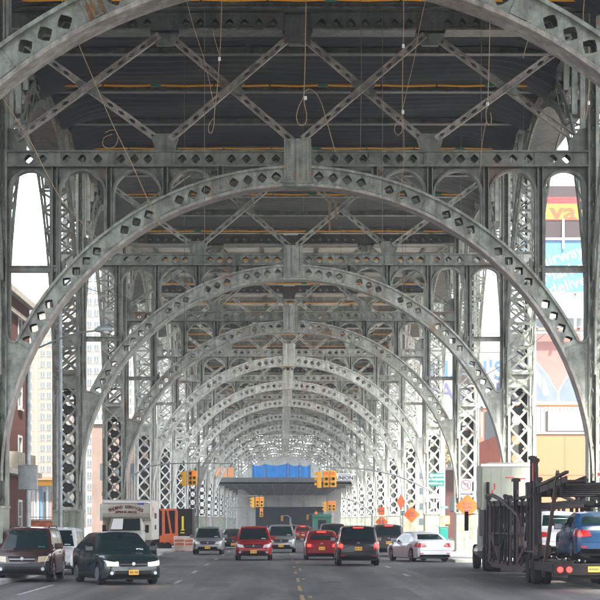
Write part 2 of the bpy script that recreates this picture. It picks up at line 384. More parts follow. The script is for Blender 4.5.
def strip(mb, P, u0, u1, centers, v0, v1, hu, hv, yf, yb, step):
    """perforated plate from u0 to u1, a hole at each centre; solid plate in between"""
    cur = u0; half = step/2; vm = (v0+v1)/2
    def solid(a, b):
        if b-a < 1e-4: return
        n = max(1, int(abs(b-a)/step*1.5))
        top = [U(*P(a+(b-a)*i/n, v1)) for i in range(n+1)]; bot = [U(*P(a+(b-a)*i/n, v0)) for i in range(n+1)]
        mb.ribbon(top, bot, yf, yb)
    for c in centers:
        solid(cur, c-half)
        hole_cell(mb, P, c-half, c+half, v0, v1, c, vm, hu, hv, yf, yb)
        cur = c+half
    solid(cur, u1)
def rivet(mb, x, z, y, r=.016):
    vs = [(x+r*math.cos(t*PI/2.5), y, z+r*math.sin(t*PI/2.5)) for t in range(5)]+[(x+r*.5*math.cos(t*PI/2.5), y-r*.6, z+r*.5*math.sin(t*PI/2.5)) for t in range(5)]
    mb.add(vs, [(i,(i+1)%5,5+(i+1)%5,5+i) for i in range(5)]+[(5,6,7,8,9)])

meshes = {}
DEG = 180/PI/303.5     # degrees per unit of arc length
# ---- arch rib
rivs = MB()
seg = [(2.5, 13.6, 4), (15.9, 24.4, 3), (26.8, 37, 3), (39.2, 51.2, 4), (53.6, 63.5, 4)]
ribs = []
for sg in (-1, 1):
    rib = MB()
    P = lambda a, r: (ring(a, r)[0], ring(a, r)[1])
    cs = []
    for a, b, n in seg:
        m_ = (a+b)/2; st = 14.2*DEG
        cs += [m_+(i-(n-1)/2)*st for i in range(n)]
    for yf, yb in ((-.30,-.27),(.27,.30)):
        if sg == 1: strip(rib, P, 2.5, 63.5, cs, 296, 311, 5.2*DEG, 5.2, yf, yb, 12.6*DEG)
        else: strip(rib, P, -63.5, -2.5, [-c for c in reversed(cs)], 296, 311, 5.2*DEG, 5.2, yf, yb, 12.6*DEG)
    n = 12
    inner = [ring(63.5+i*(78.2-63.5)/n, 296) for i in range(n+1)]
    poly = inner + [(290, 184), (288.2, 179), (284.5, 176.3), (280.5, 176.2), ring(63.5, 311)]
    rib.prism([U(sg*x, h) for x, h in poly], -.29, .29)
    for ang in (14.75, 25.6, 38.1, 52.4):
        a0, a1 = ang-1.15, ang+1.15
        rib.prism([U(sg*ring(a0,297)[0],ring(a0,297)[1]),U(sg*ring(a0,310)[0],ring(a0,310)[1]),U(sg*ring(a1,310)[0],ring(a1,310)[1]),U(sg*ring(a1,297)[0],ring(a1,297)[1])], -.325, -.299)
        for q in range(4):
            for r_ in (-.75, .75):
                x, h = ring(ang+r_, 299+q*3.2); rivet(rib, *U(sg*x, h), -.325)
    rib.prism([U(sg*ring(62.9,296)[0],ring(62.9,296)[1]),U(sg*ring(62.9,311)[0],ring(62.9,311)[1]),U(sg*ring(63.7,311)[0],ring(63.7,311)[1]),U(sg*ring(63.7,296)[0],ring(63.7,296)[1])], -.35, -.299)
    a = 3
    while a < 63:
        for r_ in (297.3, 309.7):
            x, h = ring(a, r_); rivet(rivs, *U(sg*x, h), -.302, .013)
        a += 4.6*DEG
    n = 30
    rib.ribbon([U(*ring(sg*(2.4+61.1*i/n), 313.4)) for i in range(n+1)][::sg], [U(*ring(sg*(2.4+61.1*i/n), 310.9)) for i in range(n+1)][::sg], -.42, .42)
    ribs.append(rib.mesh('arch_rib', M['steel']))
meshes['rivets'] = rivs.mesh('rivets', M['steel'])
fl = MB(); n = 60
fl.ribbon([U(*ring(-90+180*i/n, 295.6)) for i in range(n+1)], [U(*ring(-90+180*i/n, 292.8)) for i in range(n+1)], -.42, .42)
meshes['arch_flange'] = fl.mesh('arch_flange', M['steel_pale'])
legfl = []
for sg in (-1, 1):
    fl = MB()
    top = [(277.5,179.5),(280.5,178.2),(284,178.4),(287,181),(288.5,186),(288.5,196)]
    bot = [(278.5,177.6),(281,176.2),(285,176.3),(288.4,179.2),(290,185),(290,196)]
    fl.ribbon([U(sg*x,h) for x,h in top], [U(sg*x,h) for x,h in bot], -.36, .36)
    legfl.append(fl.mesh('corner_flange', M['steel']))
# ---- crown box
cr = MB()
cr.box(-13.5*S_, 13.5*S_, -.40, .40, EYE+336*S_, EYE+379*S_)
cr.box(-10.8*S_, -9.2*S_, -.43, -.402, EYE+337*S_, EYE+379*S_); cr.box(9.2*S_, 10.8*S_, -.43, -.402, EYE+337*S_, EYE+379*S_)
cr.box(-1.6*S_, 1.6*S_, -.45, -.402, EYE+337*S_, EYE+379*S_)
cr.box(-15*S_, 15*S_, -.44, .44, EYE+331.5*S_, EYE+332.7*S_); cr.box(-14.3*S_, 14.3*S_, -.42, .42, EYE+335*S_, EYE+336*S_)
for i in range(11): cr.box((-13.2+i*2.55)*S_, (-12.1+i*2.55)*S_, -.43, .43, EYE+332.8*S_, EYE+334.9*S_)
for sx in (-13.5,-7.5,-4,4,7.5,12.2):
    for q in range(14): rivet(cr, (sx+.6)*S_, EYE+(338.5+q*3)*S_, -.402 if abs(sx) != 13.5 else -.402, .018)
meshes['crown_box'] = cr.mesh('crown_box', M['steel'])
# ---- crossbeam between the columns with diamond holes
hc = [21.5,36.3,51,65.7, 88,101.5,115, 149,162.5,176, 199,214.5,230, 254,268]
beams = []
for sg in (-1,1):
    bm_ = MB()
    for yf, yb in ((-.26,-.23),(.23,.26)):
        if sg == 1: strip(bm_, lambda u, v: (u, v), 13.5, 290, hc, 353.4, 366.1, 4.7, 4.7, yf, yb, 12)
        else: strip(bm_, lambda u, v: (u, v), -290, -13.5, [-c for c in reversed(hc)], 353.4, 366.1, 4.7, 4.7, yf, yb, 12)
    bm_.box(sg*13.6*S_, sg*289.8*S_, -.38, .38, EYE+351.6*S_, EYE+353.4*S_)
    bm_.box(sg*13.6*S_, sg*289.8*S_, -.36, .36, EYE+366.1*S_, EYE+367.9*S_)
    beams.append(bm_.mesh('crossbeam', M['steel_darkish']))
gussets = []
for sg in (-1,1):
    for x in (77, 132, 188, 242):
        gp = MB(); gp.box((sg*x-6.2)*S_, (sg*x+6.2)*S_, -.295, -.262, EYE+353.6*S_, EYE+366*S_)
        for a in (-4.6,0,4.6):
            for b in (355,358.2,361.4,364.4): rivet(gp, (sg*x+a)*S_, EYE+b*S_, -.295, .015)
        gussets.append(gp)
    x = sg*132.5
    gussets.append(MB().prism([U(x-9,368),U(x+9,368),U(x+13.5,382),U(x+8,386),U(x-8,386),U(x-13.5,382)], -.10, .10))
    x = sg*281
    gussets.append(MB().prism([U(x-sg*10,368),U(x+sg*9,368),U(x+sg*9,392),U(x,390),U(x-sg*10,378)], -.10, .10))
for xx in (0, 132.5, -132.5):
    gussets.append(MB().prism([U(xx-15,486),U(xx-8,474),U(xx+8,474),U(xx+15,486)], -.10, .10))
gussets = [g.mesh('gusset_plate', M['steel_darkish']) for g in gussets]
# ---- spandrel posts, from the rib to the crossbeam
def post_mesh(x, h0, h1):
    p = MB()
    p.box((x-2.9)*S_, (x-1.9)*S_, -.24, .24, EYE+h0*S_, EYE+h1*S_); p.box((x+1.9)*S_, (x+2.9)*S_, -.24, .24, EYE+h0*S_, EYE+h1*S_)
    p.box((x-1.9)*S_, (x+1.9)*S_, -.05, .05, EYE+h0*S_, EYE+h1*S_)
    for z in range(int(h0)+4, int(h1)-2, 6):
        rivet(p, x*S_, EYE+z*S_, -.05, .014)
    return p.mesh('spandrel_post', M['steel_darkish'])
posts = []
for sg in (-1,1):
    for x in (77, 132, 188, 242):
        h0 = 39+math.sqrt(313.4**2-(x+3)**2)-.6 if x > 100 else 39+math.sqrt(313.4**2-x*x)
        posts.append(post_mesh(sg*x, h0, 351.6))
# ---- small round arches under the crossbeam
def spandrel_arch(x0, x1, sg):
    xm = (x0+x1)/2; r = (x1-x0)/2; hc_ = 351.4-r-1.2
    def rg(x): return 39+math.sqrt(max(0, 313.4**2-x*x))
    pl = MB(); ft = []; fb = []
    n = 22
    ang = [180-180*i/n for i in range(n+1)]
    pts = [(xm+r*math.cos(R(a)), hc_+r*math.sin(R(a))) for a in ang]
    keep = [(x,h,a) for (x,h),a in zip(pts, ang) if h > rg(x)-2]
    if len(keep) < 4: return None
    inn = [(xm+(r-2.2)*math.cos(R(a)), hc_+(r-2.2)*math.sin(R(a))) for _,_,a in keep]
    out = [(x,h) for x,h,_ in keep]
    pl.ribbon([U(sg*x,h) for x,h in out], [U(sg*x,h) for x,h in inn], -.20, .20)
    pl.ribbon([U(sg*x,351.5) for x,h in out], [U(sg*x,h) for x,h in out], -.06, -.03)
    # legs of the ring flange running on down to the rib
    for xx, s2 in ((x0,1),(x1,-1)):
        hb = rg(xx)
        if hb < hc_-1: pl.box(sg*xx*S_, sg*(xx+s2*2.2)*S_, -.20, .20, EYE+hb*S_, EYE+hc_*S_)
    return pl.mesh('spandrel_arch', M['steel_darkish'])
arches = [a for a in (spandrel_arch(x0, x1, sg) for sg in (-1,1) for x0, x1 in ((80,129),(135,185),(191,239),(245,289))) if a]
# ---- short strut from rib to column
struts = []
for sg in (-1,1):
    p = MB(); p.box(sg*236*S_, sg*290*S_, -.16, .16, EYE+247.5*S_, EYE+252.5*S_); p.box(sg*236*S_, sg*290*S_, -.24, .24, EYE+252.6*S_, EYE+253.6*S_)
    p.prism([U(sg*232,246),U(sg*246,247.4),U(sg*240,253),U(sg*232,262)], -.1, .1)
    struts.append(p.mesh('strut', M['steel_darkish']))
# ---- crossed braces between the crossbeam and the top chord
def brace(xa, ha, xb, hb, y):
    L = math.hypot(xb-xa, hb-ha); ux, uh = (xb-xa)/L, (hb-ha)/L
    P = lambda u, v: (xa+ux*u-uh*v, ha+uh*u+ux*v)
    mb = MB(); n = int(L/13); cs = [L*(i+.5)/n for i in range(n) if abs((i+.5)/n-.5) > .1]
    strip(mb, P, 0, L, cs, -2.9, 2.9, 4.4, 1.7, y-.012, y+.012, 11)
    for v in (-3.3, 2.7):
        mb.ribbon([U(*P(0,v+.6)), U(*P(L,v+.6))], [U(*P(0,v)), U(*P(L,v))], y-.09, y+.09)
    return mb.mesh('cross_brace', M['steel_pale'])
braces = []
for sg in (-1,1):
    for x0, x1 in ((5,127),(138,281)):
        for k, (ha, hb) in enumerate(((380,484),(484,380))):
            a, b = (x0, x1) if sg == 1 else (-x1, -x0)
            braces.append(brace(a, ha, b, hb, -.13 if (k == 0) else .13))
bgus = []
for x in (66,-66,209.5,-209.5):
    bgus.append(MB().prism([U(x-13,428),U(x-10,424),U(x,427),U(x+10,424),U(x+13,428),U(x+9,432),U(x+13,436),U(x+10,440),U(x,437),U(x-10,440),U(x-13,436),U(x-9,432)], -.035, .035).mesh('brace_gusset', M['steel_darkish']))
# ---- top chord under the deck
hc = [24+14.6*i for i in range(7)]+[150+14.2*i for i in range(9)]
chords = []; cfl = []
for sg in (-1,1):
    tc_ = MB()
    for yf, yb in ((-.26,-.23),(.23,.26)):
        if sg == 1: strip(tc_, lambda u, v: (u, v), 13, 290, hc, 488, 503, 4.4, 4.4, yf, yb, 12)
        else: strip(tc_, lambda u, v: (u, v), -290, -13, [-c for c in reversed(hc)], 488, 503, 4.4, 4.4, yf, yb, 12)
    tc_.box(sg*13*S_, sg*290*S_, -.3, .3, EYE+503*S_, EYE+505*S_)
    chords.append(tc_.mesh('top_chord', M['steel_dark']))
    for a, b in ((15,118),(147,289)): cfl.append((sg, MB().box(sg*a*S_, sg*b*S_, -.55, .40, EYE+486*S_, EYE+487.9*S_).mesh('chord_flange', M['steel_darkish'])))
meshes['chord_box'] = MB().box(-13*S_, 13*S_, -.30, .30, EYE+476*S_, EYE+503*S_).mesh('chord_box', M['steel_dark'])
# ---- columns
CX = 311
col = MB()
def zz(h): return EYE+h*S_
for sx in (-1,1):
    col.box(sx*11.6*S_, sx*15*S_, -.52, -.49, zz(14), zz(505)); col.box(sx*11.6*S_, sx*15*S_, .49, .52, zz(14), zz(505))
    col.box(sx*14*S_, sx*15*S_, -.49, .49, zz(14), zz(505))
    col.box(sx*15*S_, sx*21*S_, -.22, .22, zz(14), zz(505))
    col.box(sx*20*S_, sx*21.6*S_, -.34, .34, zz(14), zz(505))
col.box(-15.1*S_, 15.1*S_, -.55, -.522, zz(181), zz(201)); col.box(-15.1*S_, 15.1*S_, -.55, -.522, zz(14.2), zz(18))
for h0, h1 in ((240,256),(350,370),(477,505)): col.box(-15.1*S_, 15.1*S_, -.55, -.522, zz(h0), zz(h1))
# rolled ledge above the lower lattice
n = 8
pr = [( .0, 207),( .16, 206.5),( .24, 204.5),(.25,202.5),(.2,201.2),(.0,201)]
vs = [(-18*S_, -.52-a, zz(h)) for a, h in pr]+[(18*S_, -.52-a, zz(h)) for a, h in pr]
k = len(pr); col.add(vs, [tuple(range(k)), tuple(range(2*k-1,k-1,-1))]+[(i,i+k,(i+1)%k+k,(i+1)%k) for i in range(k)])
for q in range(140):
    for sx in (-1,1): rivet(col, sx*13.6*S_, zz(16+q*3.4), -.522 if not (181<16+q*3.4<201) else -.55, .013)
# back plate: round holes below, plain bands above
per = 25.7
bkp = MB()
for i in range(6):
    z0 = 18+i*27; cz = z0+13.5
    nn = 12; vs = []
    outer = []
    for k in range(nn):
        t = 2*PI*k/nn; cx_, sz_ = math.cos(t), math.sin(t); m_ = max(abs(cx_)/13.9, abs(sz_)/13.5)
        outer.append((cx_/m_, sz_/m_))
    for y in (.46, .485):
        for (a, b) in outer: vs.append((a*S_, y, zz(cz+b)))
        for k in range(nn): vs.append((6.6*math.cos(2*PI*k/nn)*S_, y, zz(cz+7.8*math.sin(2*PI*k/nn))))
    fs = []
    for i_ in range(nn):
        j = (i_+1) % nn
        fs += [(i_,j,nn+j,nn+i_),(2*nn+j,2*nn+i_,3*nn+i_,3*nn+j),(nn+i_,nn+j,3*nn+j,3*nn+i_)]
    bkp.add(vs, fs)
    # square off corners
    for sx in (-1,1):
        for sz in (-1,1): pass
bkp.box(-13.9*S_, 13.9*S_, .46, .485, zz(180.2), zz(204))
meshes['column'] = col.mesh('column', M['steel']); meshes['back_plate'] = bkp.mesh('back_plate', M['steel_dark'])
def bar_mesh(hh, w, t=.014):
    a = MB(); a.bar((-12*S_,0,0), (12*S_,0,hh*S_), w*S_, t); return a.mesh('lattice_bar', M['steel'])
bar_lo = bar_mesh(27, 3.3); bar_up = bar_mesh(19, 2.3)
LO = [18+27*i for i in range(6)]
UP = [208+i*19 for i in range(2)]+[257+i*18.6 for i in range(5)]+[371+i*17.6 for i in range(6)]
latt = MB()
def addbar(mb, h, hh, w, y, flip):
    mb.bar(((-12 if flip else 12)*S_, y, zz(h)), ((12 if flip else -12)*S_, y, zz(h+hh)), w*S_, .014)
for h in UP:
    for f_ in (0,1): addbar(latt, h, 18.5, 2.3, .50+.015*f_, f_)
meshes['rear_lattice'] = latt.mesh('rear_lattice', M['steel'])
fl_ = MB()
for h in LO:
    for f_ in (0,1): addbar(fl_, h, 27, 3.3, -.505-.015*f_, f_)
for h in UP:
    for f_ in (0,1): addbar(fl_, h, 18.5, 2.3, -.505-.015*f_, f_)
meshes['lattice'] = fl_.mesh('lattice', M['steel'])
sl = MB()      # lattice on both flanks of a column
for h in LO+UP:
    for sx in (-1,1):
        sl.bar((sx*17.5*S_, -.5, zz(h)), (sx*17.5*S_, .5, zz(h+18)), .07, .014, (1,0,0)); 
meshes['flank_lattice'] = sl.mesh('flank_lattice', M['steel'])
pd = MB()
pd.box(-19.5*S_, 19.5*S_, -.72, .72, -.02, zz(11.5)); pd.box(-20.8*S_, 20.8*S_, -.77, .77, zz(11.5), zz(14))
pd.box(-20.8*S_, 20.8*S_, -.77, .77, -.02, zz(-53))
for a in (-13.5,-4.5,4.5,13.5): pd.box((a-.4)*S_, (a+.4)*S_, -.735, -.721, zz(-53), zz(11.5))
pd.box(-19.5*S_, -17.5*S_, -.745, -.721, zz(-53), zz(11.5)); pd.box(17.5*S_, 19.5*S_, -.745, -.721, zz(-53), zz(11.5))
meshes['pedestal'] = pd.mesh('pedestal', M['pedestal'])

# ---- side arches running along the street between the columns
sa = MB(); so = MB()
RA = 11.45; ZC = 18.25-RA; YM = STEP/2
def sp(a, r): return (YM+r*math.sin(R(a)), ZC+r*math.cos(R(a)))
n = 36
for xx in (-.62, .55):
    for i in range(n):
        a0 = -90+180*i/n; a1 = a0+180/n
        pts = [sp(a0,RA), sp(a1,RA), sp(a1,RA+.28), sp(a0,RA+.28)]
        vs = [(xx, p[0], p[1]) for p in pts]+[(xx+.07, p[0], p[1]) for p in pts]
        sa.add(vs, [(0,1,2,3),(7,6,5,4),(0,4,5,1),(1,5,6,2),(2,6,7,3),(3,7,4,0)])
        pts = [sp(a0,RA+.85), sp(a1,RA+.85), sp(a1,RA+1.1), sp(a0,RA+1.1)]
        vs = [(xx, p[0], min(p[1],19.3)) for p in pts]+[(xx+.07, p[0], min(p[1],19.3)) for p in pts]
        if abs(pts[0][0]-YM) < STEP/2-.5: sa.add(vs, [(0,1,2,3),(7,6,5,4),(0,4,5,1),(1,5,6,2),(2,6,7,3),(3,7,4,0)])
        # web bars between the two rings
        p, q = sp(a0 if i % 2 else a1, RA+.28), sp(a1 if i % 2 else a0, RA+.85)
        if abs(q[0]-YM) < STEP/2-.5: sa.bar((xx+.03,p[0],p[1]), (xx+.03,q[0],q[1]), .09, .03, (1,0,0))
# soffit lattice
ns = 30
for i in range(ns):
    a0 = -86+172*i/ns; a1 = a0+172/ns
    p, q = sp(a0,RA+.02), sp(a1,RA+.02)
    if abs((a0+a1)/2) > 30:
        sa.bar((-.6,p[0],p[1]), (.6,q[0],q[1]), .10, .03, (0,p[0]-YM,p[1]-ZC)); sa.bar((.6,p[0],p[1]), (-.6,q[0],q[1]), .10, .03, (0,p[0]-YM,p[1]-ZC))
        sa.bar((-.6,p[0],p[1]), (.6,p[0],p[1]), .12, .05, (0,p[0]-YM,p[1]-ZC))
    else:
        r1, r2 = RA+.05, RA+.09
        A = [sp(a0,r1), sp(a1,r1), sp(a1,r2), sp(a0,r2)]
        vs = [(-.6,a,b) for a,b in A]+[(.6,a,b) for a,b in A]
        so.add(vs, [(0,1,2,3),(7,6,5,4),(0,4,5,1),(1,5,6,2),(2,6,7,3),(3,7,4,0)])
for sx in (-.45, .45):
    for i in range(-5, 6):
        yy = YM+i*1.95; r_ = RA+1.1; zb = ZC+math.sqrt(max(.1, r_*r_-(yy-YM)**2))
        if zb < 18.8: sa.box(sx-.1, sx+.1, yy-.1, yy+.1, zb-.05, 19.2)
for sx in (-.5,.5): sa.box(sx-.15, sx+.15, .6, STEP-.6, 18.95, 19.45)
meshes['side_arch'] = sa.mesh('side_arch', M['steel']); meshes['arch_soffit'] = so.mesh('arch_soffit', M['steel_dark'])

# ---- deck bay: floor beams, ceiling sheet, slab, railing
fbm = MB(); fbm.box(-11.3,11.3,-.2,.2,19.0,19.06); fbm.box(-11.3,11.3,-.03,.03,19.06,19.6); fbm.box(-11.3,11.3,-.18,.18,19.6,19.64)
meshes['floor_beam'] = fbm.mesh('floor_beam', M['steel_darkish']); 
st = MB()
for x in (-8.6,-5.2,-1.75,1.75,5.2,8.6): st.box(x-.09,x+.09,0,STEP,19.3,19.34); st.box(x-.02,x+.02,0,STEP,19.34,19.64)
meshes['stringer'] = st.mesh('stringer', M['steel_dark'])
def sheet_bay(amp, zbase, xw, drop, seed):
    rr = random.Random(seed); mb = MB(); nx, ny = 48, 100
    ph = [rr.uniform(0,6.28) for _ in range(6)]
    for j in range(ny+1):
        y = STEP*j/ny; q = (y % (STEP/4))/(STEP/4)
        for i in range(nx+1):
            x = -xw+2*xw*i/nx; e = max(0, (abs(x)-xw*.74)/(xw*.26))
            sag = math.sin(PI*q)*(.10+.06*math.sin(x*.7+ph[0]))
            z = zbase + amp*math.sin(y*2*PI/.77+ .4*math.sin(x*.9+ph[1])) + amp*.6*math.sin(y*9.3+x*.5+ph[2]) - sag*drop - drop*e*e*(.1+.8*math.sin(PI*q))
            mb.v.append((x, y, z))
    for j in range(ny):
        for i in range(nx):
            a = j*(nx+1)+i; mb.f.append((a, a+nx+1, a+nx+2, a+1))
    return mb
net_mesh = [sheet_bay(.035, 19.28, 9.7, 1, s).mesh('netting', M['net']) for s in (1,2)]
plate_mesh = sheet_bay(.03, 19.5, 11.2, 0, 5).mesh('deck_plating', M['ceiling'])
dk = MB(); dk.box(-12.6,12.6,0,STEP,19.7,20.2); 
for sx in (-1,1): dk.box(sx*12.2,sx*12.5,0,STEP,20.2,21.2)
meshes['deck_slab'] = dk.mesh('deck_slab', M['concrete_d'])
ob_ = MB(); js = MB()
for i in range(9):
    x0 = -9.6+i*2.15
    ob_.tube([(x0+.04,0,18.80),(x0+1.05,0,18.77),(x0+2.13,0,18.80)], .042)
    if i % 3 == 2: js.box(x0-.28, x0+.10, -.06,.06, 18.74, 18.86)
meshes['orange_line'] = ob_.mesh('orange_line', M['orange_batten']); meshes['line_joint'] = js.mesh('line_joint', M['green'])

V = thing('steel_viaduct', 'grey green riveted steel viaduct of repeated arches spanning the avenue', 'viaduct')
def vpart(name, me, y, x=0, flip=False, par=V):
    o = link(name, me, par, (x, y, 0))
    if flip: o.scale = (-1,1,1)
    return o
NB = 14
for k in range(-9, -1):      # the deck goes on behind the camera
    y = bent_y(k)
    for nm in ('stringer','deck_plating','deck_slab'): vpart(nm, plate_mesh if nm == 'deck_plating' else meshes[nm], y)
    for sg in (-1,1):
        c = vpart('column', meshes['column'], y, sg*CX*S_); link('pedestal', meshes['pedestal'], c)
for k in range(-1, NB+1):
    y = bent_y(k)
    for i_ in (0,1):
        rb = vpart('arch_rib', ribs[i_], y); link('corner_flange', legfl[i_], rb)
        if i_ == 0 and k <= 5: tag(link('rivets', meshes['rivets'], rb), kind='stuff')
        cb = vpart('crossbeam', beams[i_], y)
        tcx = vpart('top_chord', chords[i_], y)
        for sg_, me_ in cfl:
            if sg_ == (-1,1)[i_]: link('chord_flange', me_, tcx)
    vpart('arch_flange', meshes['arch_flange'], y); vpart('crown_box', meshes['crown_box'], y); vpart('chord_box', meshes['chord_box'], y)
    if k <= 8:
        for g in gussets: vpart('gusset_plate', g, y)
    if k <= 13:
        for p in posts: vpart('spandrel_post', p, y)
        for p in arches: vpart('spandrel_arch', p, y)
        for p in braces: vpart('cross_brace', p, y)
        for g in bgus: vpart('brace_gusset', g, y)
    for p in struts: vpart('strut', p, y)
    for sg in (-1,1):
        c = vpart('column', meshes['column'], y, sg*CX*S_)
        for nm in ('back_plate','rear_lattice','flank_lattice','pedestal'):
            q_ = link(nm, meshes[nm], c)
            if 'lattice' in nm: q_['kind'] = 'stuff'
        if k in (1,2,3,4):
            for (hs, me, hh) in ((LO, bar_lo, 27), (UP, bar_up, 18.5)):
                for h in hs:
                    for f_ in (0,1):
                        if h > 380 and k > 2: continue
                        b_ = link('lattice_bar', me, c, (0, -.505-.015*f_, zz(h)))
                        if f_: b_.scale = (-1,1,1)
        else: tag(link('lattice', meshes['lattice'], c), kind='stuff')
        if k < NB:
            s_a = vpart('side_arch', meshes['side_arch'], y, sg*CX*S_); link('arch_soffit', meshes['arch_soffit'], s_a)
    if k < NB:
        for q in range(1, 5): 
            if q < 4 or True: vpart('floor_beam', meshes['floor_beam'], y+q*STEP/4-.35)
        vpart('stringer', meshes['stringer'], y)
        if k <= 2:
            o = vpart('netting', net_mesh[k % 2], y)
            if k == 2: o.material_slots[0].link = 'OBJECT'; o.material_slots[0].material = M['net_pale']  # lighter net copy, paints in the brightening with distance
        vpart('deck_plating', plate_mesh, y); vpart('deck_slab', meshes['deck_slab'], y)
        for off in (9.85, 22.4):
            o = vpart('orange_line', meshes['orange_line'], y+off); link('line_joint', meshes['line_joint'], o)

# paler steel in the farther bays: brightening with distance put into the colour
def brighten_far(o, lvl):
    if o.material_slots and o.data.materials[0] in (M['steel'], M['steel_darkish'], M['steel_pale']):
        g = o.data.materials[0] == M['steel_darkish']
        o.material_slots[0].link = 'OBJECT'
        o.material_slots[0].material = M['steel_lit_mid'] if (lvl == 1 or (g and lvl == 2)) else M['steel_lit_far']
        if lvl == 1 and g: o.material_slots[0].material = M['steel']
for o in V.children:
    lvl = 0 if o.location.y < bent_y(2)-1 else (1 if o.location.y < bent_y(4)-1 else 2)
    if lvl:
        brighten_far(o, lvl)
        for ch in o.children: brighten_far(ch, lvl)

# rust runs at two joints of the nearest arch
rr = random.Random(11)
for sg, a0, wd in ((-1, 25.6, 1.5), (1, 17.2, 2.2)):
    par = [o for o in V.children if o.name.startswith('arch_rib') and abs(o.location.y-bent_y(0)) < .1][0 if sg < 0 else 1]
    for q in range(7 if sg > 0 else 4):
        ac = a0+rr.uniform(-wd,wd)*.7; w_ = rr.uniform(.10,.34); r0, r1 = 296.2+rr.uniform(0,2), 310.8-rr.uniform(0,4)
        if q > 3: r0 = 297+rr.uniform(0,7); r1 = r0+rr.uniform(2,5)
        up, dn = [], []
        for i in range(9):
            t = i/8; r_ = r0+(r1-r0)*t; ww = w_*(.35+.65*math.sin(PI*min(1,t*.8+.2)))*rr.uniform(.6,1.25)
            x1_, h1_ = ring(ac-ww, r_); x2_, h2_ = ring(ac+ww, r_); up.append(U(sg*x1_,h1_)); dn.append(U(sg*x2_,h2_))
        y_ = -.3265-.0012*q; vs = [(x,y_,z) for x,z in up]+[(x,y_,z) for x,z in dn]
        link('rust_stain', MB().add(vs, [(i,i+1,i+10,i+9) if sg > 0 else (i+9,i+10,i+1,i) for i in range(8)]).mesh('rust_stain', M['rust']), par)
